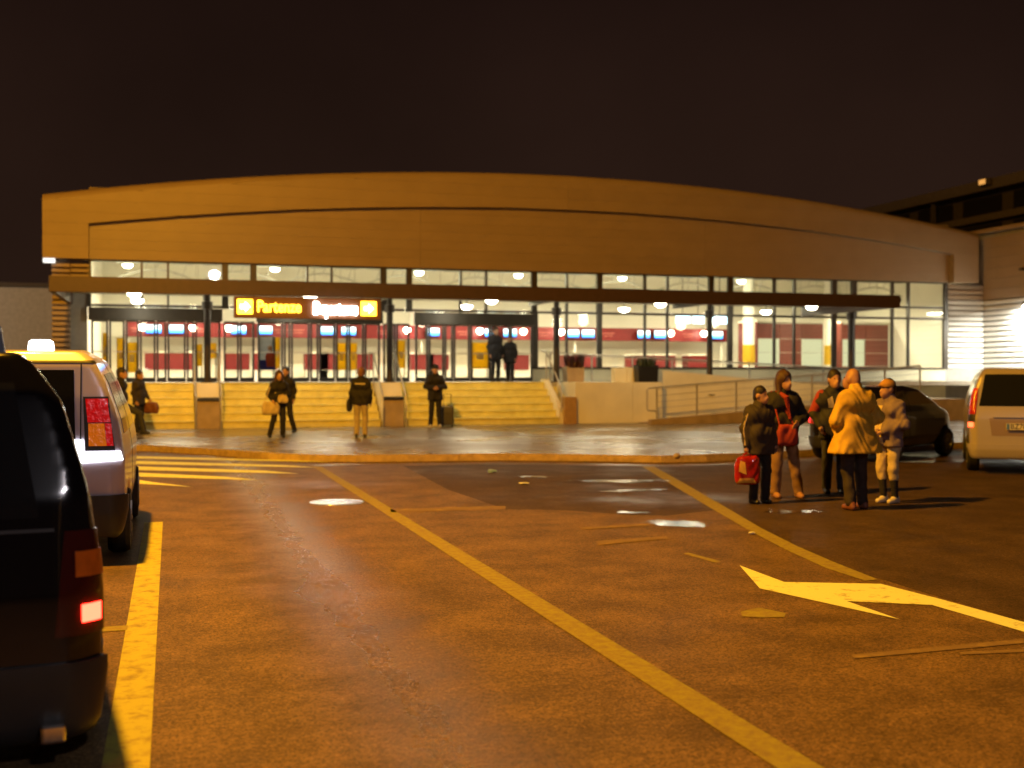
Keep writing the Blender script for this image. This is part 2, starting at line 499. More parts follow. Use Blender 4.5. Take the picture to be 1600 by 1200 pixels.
m_white = mat('white_corrugated', (0.62, 0.62, 0.60), 0.45, var=0.05)
m_grey = mat('grey_render', (0.32, 0.31, 0.29), 0.8, var=0.08, bump=0.1)
m_in_wall = mat('warm_white_wall', (0.80, 0.77, 0.68), 0.8, var=0.04, scale=0.7)
m_in_floor = mat('pale_stone_floor', (0.45, 0.42, 0.36), 0.25, var=0.1)
m_red = mat('dark_red_panel', (0.17, 0.010, 0.012), 0.45, var=0.08)
m_redbrown = mat('red_brown_panel', (0.15, 0.03, 0.022), 0.5, var=0.1)
m_yellow = paper('yellow_board', (0.78, 0.55, 0.05))
m_black = mat('black_plastic', (0.015, 0.014, 0.013), 0.45, var=0.1)
m_glass = glass()
PZ = 0.13

# ------------------------------------------------------------------ ground, road, pavement
g = sheet('ground', [(-600, -600, -0.02), (600, -600, -0.02), (600, 600, -0.02), (-600, 600, -0.02)], m_ground)
tag(g, None, None, kind='structure')
rd = sheet('road', [(-60, -40, 0), (80, -40, 0), (80, 60, 0), (-60, 60, 0)], m_road)
tag(rd, None, None, kind='structure')

kerb_px = [(-120, 703), (60, 703), (215, 704), (330, 711), (430, 719), (520, 722), (640, 721), (760, 719), (900, 720), (1060, 723), (1150, 719), (1290, 711), (1500, 700), (1640, 694)]
kerb_pts = [px(u, v, 0.0) for u, v in kerb_px]
kerb_pts = [Vector((-45, kerb_pts[0].y, 0))] + kerb_pts + [Vector((70, kerb_pts[-1].y + 6, 0))]
# resample every metre
def resample(pts, step):
    out = [pts[0].copy()]; acc = 0.0
    for a, b in zip(pts, pts[1:]):
        L = (b - a).length; t = step - acc
        while t <= L:
            out.append(a.lerp(b, t / L)); t += step
        acc = (acc + L) % step if t - step <= L else acc
        acc = L - (t - step)
    out.append(pts[-1].copy())
    return out
kp = resample(kerb_pts, 1.0)
pv = MB()
front = [pv.bm.verts.new((p.x, p.y + 0.08, PZ - 0.006)) for p in kp]
back = [pv.bm.verts.new((p.x, 60, PZ - 0.006)) for p in kp]
for i in range(len(kp) - 1):
    pv.bm.faces.new((front[i], front[i + 1], back[i + 1], back[i]))
pave = pv.build('pavement', m_pave); tag(pave, None, None, kind='structure')
kerb = bpy.data.objects.new('kerb', None); C.objects.link(kerb); kerb['kind'] = 'structure'
for i in range(len(kp) - 1):
    a, b = kp[i], kp[i + 1]
    if (b - a).length < 0.3: continue
    if a.x < -14 or a.x > 40: continue
    d = (b - a).normalized(); n = Vector((-d.y, d.x, 0))
    a2, b2 = a + d * 0.003, b - d * 0.003
    bm = MB(); dz = random.uniform(-0.004, 0.006)
    poly = [a2, b2, b2 + n * 0.12, a2 + n * 0.12]
    lo = [bm.bm.verts.new((p.x, p.y, -0.03)) for p in poly]
    hi = [bm.bm.verts.new((p.x + (n.x * 0.015 if k < 2 else 0), p.y + (n.y * 0.015 if k < 2 else 0), PZ + dz)) for k, p in enumerate(poly)]
    bm.bm.faces.new(hi); bm.bm.faces.new(lo)
    for k in range(4): bm.bm.faces.new((lo[k], lo[(k + 1) % 4], hi[(k + 1) % 4], hi[k]))
    bm.build('kerb_stone', m_kerb, kerb)

m_road2 = wet_mat('dark_patch_asphalt', (0.030, 0.019, 0.012), (0.135, 0.084, 0.044), 0.66, 0.26, 60, 0.75, 0.22, 0.50, 0.72, (0.62, 1.12), 0.15)
pt = sheet('asphalt_patch', [(p.x, p.y, 0.002) for p in [px(u, v) for u, v in [(630, 728), (760, 725), (1060, 729), (1150, 725), (1290, 717), (1500, 706), (1750, 697), (1750, 1020), (1600, 972), (1470, 934), (1380, 906), (1290, 884), (1165, 823), (1120, 797), (1040, 806), (960, 803), (880, 797), (790, 796), (700, 765)]]], m_road2)
tag(pt, None, None, kind='structure')

# painted lines (thin sheets just above the asphalt)
marks = bpy.data.objects.new('road_markings', None); C.objects.link(marks); marks['kind'] = 'structure'
def stripe(name, pts, m, z=0.004):
    return sheet(name, [(p[0], p[1], z) for p in pts], m, marks)
def strip_px(name, left, right, m, z=0.004):
    L = [px(u, v) for u, v in left]; Rr = [px(u, v) for u, v in right]
    me = bpy.data.meshes.new(name)
    n = len(L); V = [(p.x, p.y, z) for p in L + Rr]
    F = [(i, i + 1, n + i + 1, n + i) for i in range(n - 1)]
    me.from_pydata(V, [], F)
    if me.polygons[0].normal.z < 0: me.flip_normals()
    return link(name, me, m, marks)
stripe('edge_line', [(-0.29, 3.2), (-0.09, 3.2), (-0.09, 13.7), (-0.29, 13.7)], paint_mat('edge_line_paint', (0.42, 0.39, 0.05), ASPH, 8, 0.30, 0.52))
stripe('cross_tick', [(-0.9, 7.95), (-0.28, 7.95), (-0.28, 8.1), (-0.9, 8.1)], m_paint_worn, 0.0045)
stripe('lane_line', [(2.50, 2.0), (2.70, 2.0), (2.68, 12), (2.66, 21.4), (2.50, 21.4), (2.50, 12)], m_paint_worn)
strip_px('bay_line', [(1003, 729), (1060, 764), (1120, 800), (1165, 826), (1225, 858), (1290, 888), (1352, 908)],
         [(1022, 729), (1084, 764), (1146, 800), (1190, 826), (1246, 854), (1306, 880), (1372, 906)], m_paint_worn)
strip_px('cross_line', [(610, 796), (700, 793), (790, 791)], [(610, 801), (700, 798), (790, 796)], m_paint_faint)
for k, (v0, v1, ue) in enumerate([(713.5, 717.5, 520), (721, 726, 500), (729.5, 735.5, 468), (739, 745.5, 405), (748.5, 756, 300)]):
    ul = -30
    strip_px('zebra_stripe', [(ul, v0 - 11 + 1.4 * k), (200, v0 - 1), (ue - 55, v0 + 6)], [(ul, v1 - 11 + 1.4 * k), (200, v1 - 1), (ue, v1 + 5)], m_paint)
ar = [(1155.5, 884), (1225, 910), (1376, 913), (1470, 937), (1600, 973), (1700, 1001), (1700, 1017), (1600, 988), (1456, 946), (1323, 940), (1407, 969), (1187, 920)]
A = [px(u, v) for u, v in ar]
me = bpy.data.meshes.new('arrow')
me.from_pydata([(p.x, p.y, 0.0045) for p in A], [], [(0, 1, 9, 11), (11, 9, 10), (1, 2, 9), (2, 3, 8, 9), (3, 4, 7, 8), (4, 5, 6, 7)])
if me.polygons[0].normal.z < 0: me.flip_normals()
link('painted_arrow', me, m_paint, marks)
for L, Rr in [([(1068, 866), (1118, 880)], [(1075, 864), (1127, 878)]), ([(1157, 957), (1185, 950), (1228, 959)], [(1160, 964), (1190, 966), (1226, 965)]),
              ([(1330, 1024), (1600, 999)], [(1335, 1030), (1600, 1006)]), ([(1500, 1020), (1600, 1015)], [(1500, 1024), (1600, 1020)]),
              ([(930, 846), (1040, 838)], [(936, 852), (1046, 842)]), ([(905, 824), (1020, 818)], [(910, 828), (1024, 821)])]:
    strip_px('worn_dash', L, Rr, m_paint_faint if L[0][0] > 1200 or L[0][0] < 1000 else m_paint_worn, 0.005)
mh = MB().lathe([(0, 0.007), (0.30, 0.007), (0.31, 0.004), (0.36, 0.006), (0.375, -0.01)], 32).build('manhole_cover', mat('wet_cast_iron', (0.22, 0.21, 0.2), 0.13, 0.5, bump=0.2, bscale=30), loc=px(526, 785))
tag(mh, 'round wet manhole cover shining in the asphalt beside the lane line', 'manhole cover')

# ------------------------------------------------------------------ terminal building
FY, IY, GY = 37.5, 37.78, 38.0
LZ = 1.45
B = thing('terminal_building', 'low terminal hall with arched sand-coloured front, glazed doors and lit interior', 'building', (0, 0, 0))
def zo(x): return 7.25 + 1.42 * (1 - ((x - 13.3) / 17.05) ** 2)
def zi(x): return 6.38 + 1.07 * (1 - ((x - 13.4) / 15.8) ** 2)
XL, XR, IL, IR = -3.75, 30.35, -2.42, 29.2
def zin(x): return zi(x) if IL <= x <= IR else 5.28

def course(name, y0, y1, z0, z1, low, high, xs, m, parent):
    bm = MB(); prev = None
    for x in xs:
        a = max(z0, low(x)); b = min(z1, high(x))
        if b - a < 0.012: prev = None; continue
        ring = [bm.bm.verts.new((x, y, z)) for y, z in ((y0, a), (y0, b), (y1, b), (y1, a))]
        if prev is None: bm.bm.faces.new(ring)
        else:
            for k in range(4): bm.bm.faces.new((prev[k], prev[(k + 1) % 4], ring[(k + 1) % 4], ring[k]))
        prev = ring; last = ring
    if len(bm.bm.verts) < 8: bm.bm.free(); return None
    try: bm.bm.faces.new(last[::-1])
    except Exception: pass
    return bm.build(name, m, parent)
E = 1e-4
xs = sorted(set([XL + (XR - XL) * i / 140 for i in range(141)] + [IL - E, IL, IL + E, IR - E, IR, IR + E]))
# fascia: horizontal metal courses over a backing frame
bk = course('fascia_backing', FY + 0.02, IY + 0.2, 0, 99, lambda x: zin(x) + 0.004, lambda x: zo(x) - 0.24, xs, m_joint, B)
z = 5.28
ncol = 0
while z < 8.7:
    for xa, xb in ((XL, 13.3), (13.3, XR)):
        sub = [xa + 0.004] + [x for x in xs if xa + 0.02 <= x <= xb - 0.02] + [xb - 0.004]
        course('cladding_panel', FY - random.uniform(0, 0.004), FY + 0.05, z + 0.002, z + 0.358, zin, lambda x: zo(x) - 0.22, sub, m_clad, B)
    z += 0.36
# rounded roof edge and roof sheet
bm = MB(); prev = None
prof = [(FY, -0.23), (FY + 0.02, -0.12), (FY + 0.08, -0.05), (FY + 0.18, -0.01), (FY + 0.3, 0.0), (52, 0.0)]
for x in xs[::2] + [XR]:
    ring = [bm.bm.verts.new((x, y, zo(x) + dz)) for y, dz in prof]
    if prev:
        for k in range(len(prof) - 1): bm.bm.faces.new((prev[k], prev[k + 1], ring[k + 1], ring[k]))
    prev = ring
bm.build('roof', m_clad, B, smooth=True)
# inner panel courses
z = 5.30
while z < 7.5:
    for xa, xb in ((IL, 8.1), (8.1, 18.7), (18.7, IR)):
        sub = [xa + 0.004 + (xb - xa - 0.008) * i / 40 for i in range(41)]
        course('cladding_panel', IY - random.uniform(0, 0.002), IY + 0.04, z + 0.002, z + 0.308, lambda x: 0, lambda x: zi(x) + 0.1, sub, m_clad2, B)
    z += 0.31
MB().box(IL, IR, IY + 0.05, IY + 0.18, 5.30, 7.55).build('panel_backing', m_joint, B)
# side wall on the left with ribbed strips
MB().box(-3.3, -3.1, 38.05, 52, 0.0, 7.2).build('side_wall', m_plaster, B)
MB().box(30.1, 30.3, 38.3, 52, 0.0, 7.2).build('side_wall', m_plaster, B)
MB().box(-3.1, -2.5, 37.98, 38.12, 0.0, 4.35).build('end_panel', m_grey, B)
MB().box(-3.1, IL, 38.0, 38.1, 4.35, 5.28).build('end_panel', m_joint, B)
zz = 0.3
slat = None
while zz < 5.2:
    if slat is None:
        slat = MB().box(-3.52, -2.98, 37.80, 37.95, -0.055, 0.055, 0.02).build('slat', m_clad, B); slat.location.z = zz
    else:
        c = slat.copy(); C.objects.link(c); c.location.z = zz
    zz += 0.165
zz = 4.44
while zz < 5.25:
    MB().box(-2.97, IL - 0.02, 37.86, 37.97, zz - 0.05, zz + 0.05, 0.02).build('slat', m_clad, B); zz += 0.165
MB().box(-3.5, -2.98, 37.95, 38.04, 0.0, 5.25).build('slat_backing', m_joint, B)

# ---- hall shell
HX0, HX1, HY = -2.5, 30.0, 46.6
MB().box(HX0, 31.0, 36.2, HY, 1.30, LZ).build('floor', m_in_floor, B)
MB().box(HX0 - 0.1, HX1, HY, HY + 0.15, 1.3, 7.3).build('back_wall', m_in_wall, B)
MB().box(HX0 - 0.12, HX0 - 0.02, GY + 0.12, HY, 1.3, 7.2).build('inner_side_wall', m_in_wall, B)
MB().box(HX1, HX1 + 0.08, GY + 0.32, HY, 1.3, 7.2).build('inner_side_wall', m_in_wall, B)
MB().box(HX0, HX1, GY + 0.1, HY, 7.0, 7.1).build('ceiling', m_in_wall, B)
# curved roof trusses seen through the high windows
for k in range(11):
    x0 = -1.8 + k * 2.9
    t = MB()
    pts = [(x0 + 2.6 * i / 14, 41.6, 5.02 + 0.34 * math.sin(math.pi * i / 14)) for i in range(15)]
    t.tube(pts, 0.045, 6)
    t.tube([(x0, 41.6, 5.58), (x0 + 2.6, 41.6, 5.58)], 0.04, 6)
    for i in (2, 5, 7, 9, 12): t.tube([pts[i], (pts[i][0] + 0.12, 41.6, 5.58)], 0.02, 5)
    t.build('truss', mat('pale_steel', (0.6, 0.58, 0.52), 0.5), B)

# ---- window strip above the canopy
up_u = [(140, 1), (222, 0), (263, 0), (352, 2), (396, 2), (480, 0), (518, 0), (599, 2), (639, 2), (719, 0), (759, 0), (834, 2), (885, 0), (936, 2), (1007, 0), (1042, 0), (1110, 2), (1140, 2), (1209, 0), (1240, 0), (1302, 2), (1333, 2), (1393, 0), (1418, 0), (1476, 1)]
xm = [(ux(u, GY), w) for u, w in up_u]
for (xa, wa), (xb, wb) in zip(xm, xm[1:]):
    MB().box(xa + 0.03, xb - 0.03, GY - 0.01, GY + 0.01, 4.33, 5.30).build('pane', m_glass, B)
for x, w in xm:
    h = (0.035, 0.06, 0.10)[w]
    MB().box(x - h, x + h, GY - 0.10, GY + 0.06, 3.82, 5.33).build('mullion', m_frame, B)
MB().box(IL, IR, GY - 0.04, GY + 0.08, 4.27, 4.35).build('transom', m_frame, B)
MB().box(IL, IR, GY - 0.06, GY + 0.10, 5.26, 5.33).build('transom', m_frame, B)
MB().box(IL, IR, GY - 0.04, GY + 0.08, 3.84, 3.92).build('transom', m_frame, B)
for (xa, wa), (xb, wb) in zip(xm, xm[1:]):
    MB().box(xa + 0.03, xb - 0.03, GY - 0.01, GY + 0.01, 3.93, 4.26).build('pane', m_glass, B)

# ---- doors: three glazed banks with a dark header
def bank(us, header=True):
    X = [ux(u, GY) for u in us]
    if header:
        MB().box(X[0] - 0.05, X[-1] + 0.05, GY - 0.30, GY - 0.11, 3.40, 3.80, 0.01).build('door_header', m_frame, B)
    for xa, xb in zip(X, X[1:]):
        f = MB()
        f.box(xa + 0.012, xa + 0.075, GY - 0.06, GY + 0.02, 1.46, 3.42); f.box(xb - 0.075, xb - 0.012, GY - 0.06, GY + 0.02, 1.46, 3.42)
        f.box(xa + 0.075, xb - 0.075, GY - 0.055, GY + 0.015, 1.46, 1.60); f.box(xa + 0.075, xb - 0.075, GY - 0.055, GY + 0.015, 3.36, 3.42)
        d = f.build('door', m_frame, B)
        MB().box(xa + 0.07, xb - 0.07, GY - 0.03, GY - 0.01, 1.59, 3.37).build('pane', m_glass, d)
        if xb - xa > 0.35:
            MB().bar((xa + 0.09, GY - 0.10, 2.42), (xb - 0.09, GY - 0.10, 2.42), 0.035).bar((xa + 0.1, GY - 0.10, 2.42), (xa + 0.1, GY - 0.05, 2.42), 0.025).bar((xb - 0.1, GY - 0.10, 2.42), (xb - 0.1, GY - 0.05, 2.42), 0.025).build('push_bar', m_steel, d)
    MB().box(X[0], X[-1], GY - 0.03, GY + 0.03, 3.425, 3.84).build('pane', m_glass, B)
bank([142, 170, 196, 218, 244, 261, 291, 304, 345])
bank([349, 374, 398], False)
bank([402, 443, 454, 484, 498, 524, 544, 569, 594])
bank([598, 618, 640], False)
bank([648, 669, 694, 708, 734, 766, 797, 832])
# ---- big panes to the right, above a low wall
low_u = [836, 885, 936, 1007, 1042, 1110, 1140, 1209, 1240, 1302, 1333, 1393, 1418, 1476]
XM = [ux(u, GY) for u in low_u]
for i, (xa, xb) in enumerate(zip(XM, XM[1:])):
    MB().box(xa + 0.03, xb - 0.03, GY - 0.01, GY + 0.01, 1.98, 3.85).build('pane', m_glass, B)
for i, x in enumerate(XM):
    h = 0.09 if low_u[i] in (836, 936, 1140, 1302, 1476) else 0.035
    MB().box(x - h, x + h, GY - 0.08, GY + 0.05, 1.93, 3.83).build('mullion', m_frame, B)
MB().box(XM[0] - 0.1, IR, GY - 0.06, GY + 0.08, 1.90, 1.97).build('window_sill', m_frame, B)
MB().box(XM[0] - 0.1, IR, GY - 0.02, GY + 0.12, 0.1, 1.90).build('base_wall', m_plaster, B)
MB().box(IR + 0.02, 31.0, GY + 0.0, GY + 0.2, 0.1, 1.92).build('base_wall', m_grey, B)

# ---- white ribbed wall at the right end and the side wing
MB().box(IR + 0.1, 31.05, GY + 0.14, GY + 0.28, 1.92, 5.28).build('ribbed_wall', m_joint, B)
zz = 2.02
while zz < 5.25:
    MB().box(IR + 0.1, 30.98, GY - 0.02, GY + 0.14, zz - 0.085, zz + 0.075, 0.035).build('plank', m_white if zz < 4.6 else m_clad, B)
    zz += 0.21
W = thing('side_wing', 'projecting side wing with ribbed white wall under brown upper cladding', 'building', (0, 0, 0))
MB().box(31.2, 40, 22, 41, 0.1, 7.3).build('wall', m_grey, W)
zz = 2.02
while zz < 4.6:
    MB().box(31.0, 31.2, 22, 38.2, zz - 0.085, zz + 0.075, 0.035).build('plank', m_white, W); zz += 0.21
zz = 4.66
while zz < 7.1:
    MB().box(31.02, 31.2, 22, 38.4, zz, zz + 0.40, 0.006).build('cladding_panel', m_clad2, W); zz += 0.41
MB().box(30.98, 31.06, 38.05, 38.2, 1.9, 4.64).build('corner_post', m_darkmetal, W)
MB().box(31.0, 31.2, 22, 38.3, 0.1, 1.9).build('base_wall', m_grey, W)
MB().box(30.85, 40, 21.9, 41, 7.3, 7.45).build('roof', m_clad, W)
MB().box(30.90, 31.02, 35.75, 35.95, 5.65, 5.75, 0.01).build('bracket', m_darkmetal, W)

# ---- canopy
K0, K1, KY = -3.05, 22.85, 32.0
can = MB().box(K0, K1, KY + 0.16, GY - 0.12, 4.225, 4.285).build('canopy', m_soffit, B)
MB().box(K0, K1, KY, KY + 0.16, 3.87, 4.29, 0.012).build('fascia', m_canopy, can)
MB().box(K0, K0 + 0.14, KY + 0.165, GY - 0.13, 3.88, 4.292).build('fascia', m_canopy, can)
MB().box(K1 - 0.14, K1, KY + 0.165, GY - 0.13, 3.88, 4.292).build('fascia', m_canopy, can)
COLX = [1.05 + 5.48 * k for k in range(5)]
for i, x in enumerate(COLX):
    bm = MB().box(x - 0.06, x + 0.06, KY + 0.2, GY - 0.14, 4.08, 4.22)
    bm.build('beam', m_darkmetal, can)
    zb = 1.45 if i < 3 else 1.0
    c = MB().lathe([(0, zb), (0.20, zb), (0.20, zb + 0.02), (0.10, zb + 0.03), (0.10, 3.62), (0.16, 3.64), (0.16, 3.86), (0.09, 3.88), (0.09, 4.08), (0, 4.08)], 16, Matrix.Translation((x, 35.0, 0))).build('column', m_darkmetal, B, smooth=False)

# ---- hanging sign
sg = thing('hanging_sign', 'long brown sign hung under the canopy edge reading Partenze and Departures', 'sign', (0, 0, 0))
MB().box(1.66, 5.72, KY + 0.0, KY + 0.12, 3.25, 3.84, 0.015).build('board', mat('sign_board', (0.16, 0.07, 0.035), 0.5), sg)
for x in (2.2, 5.2): MB().bar((x, KY + 0.06, 3.84), (x, KY + 0.06, 3.9), 0.03).build('bracket', m_darkmetal, sg)
m_yel = glow('lit_yellow', (1.0, 0.55, 0.03), 9.0)
m_yel2 = glow('lit_pale_yellow', (1.0, 0.80, 0.35), 12.0)
m_whi = glow('lit_white', (0.92, 0.97, 1.0), 34.0)
for ua, ub in ((371, 395), (564, 588)):
    xa, xb = ux(ua, KY), ux(ub, KY)
    p = MB().box(xa, xb, KY - 0.025, KY - 0.002, 3.36, 3.76, 0.01).build('lit_square', m_yel, sg)
    xc = (xa + xb) / 2
    a = MB().prism([(xc - 0.13, 3.50), (xc - 0.13, 3.62), (xc, 3.62), (xc, 3.70), (xc + 0.14, 3.56), (xc, 3.42), (xc, 3.50)], 'y', KY - 0.032, KY - 0.026)
    a.build('symbol', m_yel2, p)
xa, xb = ux(402, KY), ux(470, KY)
text_mesh('lettering', 'Partenze', 0.44, m_yel, sg, 0.015, 0.009, ((xa + xb) / 2, KY - 0.03, 3.56), width=xb - xa)
xa, xb = ux(490, KY), ux(558, KY)
text_mesh('lettering', 'Departures', 0.46, m_whi, sg, 0.015, 0.016, ((xa + xb) / 2, KY - 0.03, 3.53), width=xb - xa)

# ---- canopy lamps
m_lamp = glow('lamp_bowl', (1.0, 0.93, 0.72), 26.0)
def bowl(x, y, zc, r, label, group, hang_to, power=0.0, cat='lamp', name='canopy_lamp', col=(1.0, 0.88, 0.6)):
    o = thing(name, label, cat, (x, y, zc), 0, group)
    MB().lathe([(0, -r * 0.62), (r * 0.5, -r * 0.55), (r * 0.85, -r * 0.3), (r, 0), (r * 0.9, r * 0.12), (0, r * 0.2)], 16).build('bowl', m_lamp, o, smooth=True)
    MB().lathe([(0, r * 0.45), (r * 0.35, r * 0.4), (r * 0.6, r * 0.205), (0, r * 0.205)], 12).build('cap', m_darkmetal, o)
    MB().tube([(0, 0, r * 0.4), (0, 0, hang_to - zc)], 0.015, 6).build('rod', m_darkmetal, o)
    if power > 0:
        l = bpy.data.lights.new('lamp_light', 'POINT'); l.energy = power; l.color = col; l.shadow_soft_size = r
        lo = bpy.data.objects.new('lamp_light', l); C.objects.link(lo); lo.parent = o; lo.location = (0, 0, -r * 1.2)
    return o
ords = ['first', 'second', 'third', 'fourth', 'fifth']
for i, x in enumerate([-0.95, 3.85, 9.26, 14.78, 20.18]):
    for row, y in (('front', 33.0), ('back', 36.0)):
        bowl(x, y, 3.93, 0.19, '%s round white lamp from the left in the %s row under the canopy' % (ords[i], row), 'canopy lamps', 4.225, 36)

# ------------------------------------------------------------------ stairs, piers, ramp
SY = 34.3
st = thing('staircase', 'wide cream stone staircase of six steps up to the terminal doors', 'stairs', (0, 0, 0))
rise = (LZ - PZ) / 6
segs = [(-2.9, 0.66), (1.42, 6.12), (6.88, 11.85)]
for k in range(6):
    for a, b in segs:
        z1 = PZ + rise * (k + 1); y0 = SY + 0.30 * k
        s_ = MB().box(a, b, y0, y0 + (0.36 if k < 5 else 0.75), z1 - rise + (0.002 if k else -0.03), z1 - 0.045).box(a, b, y0 - 0.03, y0 + (0.34 if k < 5 else 0.75), z1 - 0.043, z1, 0.008)
        s_.build('step', m_step, st)
MB().box(-3.1, 14.4, 36.2, 36.25, 0.1, 1.29).build('landing_edge', m_step, st)
def rail(pts, label, posts, base, mid=2, group='steel handrails', r=0.028, parent_mat=None):
    o = thing('handrail', label, 'handrail', (0, 0, 0), 0, group)
    MB().tube(pts, r, 8).build('top_rail', m_steel, o)
    for p, zb in zip(posts, base):
        MB().tube([(p[0], p[1], zb), p], 0.022, 8).build('post', m_steel, o)
    return o
for i, x in enumerate((0.69, 1.40, 6.15, 6.85)):
    s = -0.0
    rail([(x, SY - 0.25, PZ + 0.55), (x, SY - 0.18, PZ + 0.93), (x, SY + 1.5, LZ + 0.92), (x, SY + 2.3, LZ + 0.95), (x, SY + 2.3, LZ + 0.5)],
         'steel stair handrail along the %s side of the %s stone pier' % (('left', 'right')[i % 2], ('first', 'second')[i // 2]),
         [(x, SY - 0.25, PZ + 0.56), (x, SY + 1.5, LZ + 0.91), (x, SY + 2.3, LZ + 0.6)], [PZ, PZ + rise * 5 if i % 2 == 9 else 0.9, LZ])
for i, (a, b) in enumerate(((0.72, 1.37), (6.18, 6.82))):
    o = thing('stair_pier', '%s stone pier splitting the stairs, with sloping pale top and dark slot' % ('left-hand' if i == 0 else 'right-hand'), 'pier', (0, 0, 0), 0, 'stair piers')
    MB().prism([(SY - 0.08, PZ - 0.02), (SY - 0.08, 0.93), (SY + 0.02, 0.95), (SY + 0.02, PZ - 0.02)], 'x', a, b).build('front_block', m_plinth, o)
    MB().prism([(SY + 0.025, PZ - 0.02), (SY + 0.025, 0.96), (SY + 0.45, LZ), (36.19, LZ), (36.19, PZ - 0.02)], 'x', a + 0.01, b - 0.01).build('sloping_body', m_plaster, o)
    MB().prism([(SY - 0.12, 0.93), (SY - 0.12, 0.99), (SY + 0.05, 1.03), (SY + 0.05, 0.97)], 'x', a + 0.02, b - 0.02).build('dark_cap', m_black, o)
# right end of the stairs: newel block and cheek
nw = MB().box(12.02, 12.42, SY - 0.12, SY + 0.35, PZ - 0.02, 0.98, 0.015).build('stair_newel', mat('ochre_block', (0.42, 0.24, 0.07), 0.6)); tag(nw, 'ochre stone block ending the stairs beside the ramp wall', 'block')
ck = MB().prism([(SY + 0.02, PZ - 0.02), (SY + 0.02, 0.6), (SY + 1.5, LZ + 0.1), (36.18, LZ + 0.1), (36.18, PZ - 0.02)], 'x', 11.86, 12.01).build('stair_cheek', m_plaster)
tag(ck, 'sloping cream cheek wall closing the stairs at the ramp side', 'wall')
rail([(11.93, SY - 0.05, 1.02), (11.93, SY + 0.1, 1.35), (11.93, SY + 1.5, 2.45), (11.93, SY + 2.0, 2.5)], 'steel stair handrail on the cheek wall next to the ramp', [(11.93, SY, 1.1), (11.93, SY + 1.5, 2.44)], [0.5, LZ])

rp = thing('access_ramp', 'cream walled switchback ramp rising beside the terminal stairs', 'ramp', (0, 0, 0))
RY = 33.1
MB().box(12.43, 14.4, SY + 0.05, 36.19, PZ - 0.02, LZ).build('landing_wall', m_plaster, rp)
MB().box(14.41, 15.45, SY + 0.06, 34.84, PZ - 0.02, LZ - 0.003).build('ledge_wall', m_plaster, rp)
MB().box(14.0, 14.4, 34.86, 35.2, LZ + 0.002, 1.92).build('parapet_end', m_plaster, rp)
# upper leg: parapet wall falling to the right
MB().prism([(14.41, PZ - 0.02), (14.41, 1.94), (24.6, 1.10), (24.6, PZ - 0.02)], 'y', 34.85, 35.15).build('parapet_wall', m_plaster, rp)
MB().prism([(14.41, PZ), (14.41, LZ), (24.6, 0.86), (24.6, PZ)], 'y', 35.16, 36.19).build('upper_slope', m_plinth, rp)
MB().prism([(14.41, PZ), (14.41, LZ), (24.6, 0.86), (24.6, PZ)], 'y', 36.2, GY - 0.04).build('upper_slope_back', m_plinth, rp)
# lower leg rising to the right behind a plinth wall
MB().prism([(14.5, PZ - 0.02), (14.5, PZ + 0.14), (24.6, 1.0), (24.6, PZ - 0.02)], 'y', RY, RY + 0.2).build('plinth_wall', m_plinth, rp)
MB().prism([(14.6, PZ), (14.6, PZ + 0.02), (24.6, 0.86), (24.6, PZ)], 'y', RY + 0.21, 34.84).build('lower_slope', m_plinth, rp)
MB().box(24.61, 26.3, RY, GY - 0.04, PZ - 0.02, 0.86).build('turning_platform', m_plinth, rp)
def ramp_rail(label, y, x0, z0, x1, z1, n, bars, loop=False):
    o = thing('ramp_railing', label, 'railing', (0, 0, 0), 0, 'ramp railings')
    f = lambda x: z0 + (z1 - z0) * (x - x0) / (x1 - x0)
    pts = [(x0, y, z0 + 1.0), (x1, y, z1 + 1.0)]
    if loop: pts = [(x0 + 0.02, y, z0 + 0.25), (x0 - 0.28, y, z0 + 0.27), (x0 - 0.33, y, z0 + 0.32), (x0 - 0.33, y, z0 + 0.92), (x0 - 0.28, y, z0 + 0.97)] + pts
    MB().tube(pts, 0.028, 8).build('top_rail', m_steel, o)
    for k in range(n):
        x = x0 + (x1 - x0) * k / (n - 1)
        MB().box(x - 0.025, x + 0.025, y - 0.02, y + 0.02, f(x) - 0.04, f(x) + 1.0).build('post', m_steel, o)
    for b in range(bars):
        dz = 0.15 + 0.78 * b / max(1, bars - 1)
        MB().tube([(x0, y, z0 + dz), (x1, y, z1 + dz)], 0.009, 5).build('bar', m_steel, o)
ramp_rail('front steel railing with thin bars along the lower ramp', RY + 0.1, 14.75, PZ + 0.16, 24.5, 0.99, 8, 5, True)
ramp_rail('rear steel railing along the upper ramp under the big windows', 36.8, 12.4, LZ, 24.5, 0.9, 9, 2)

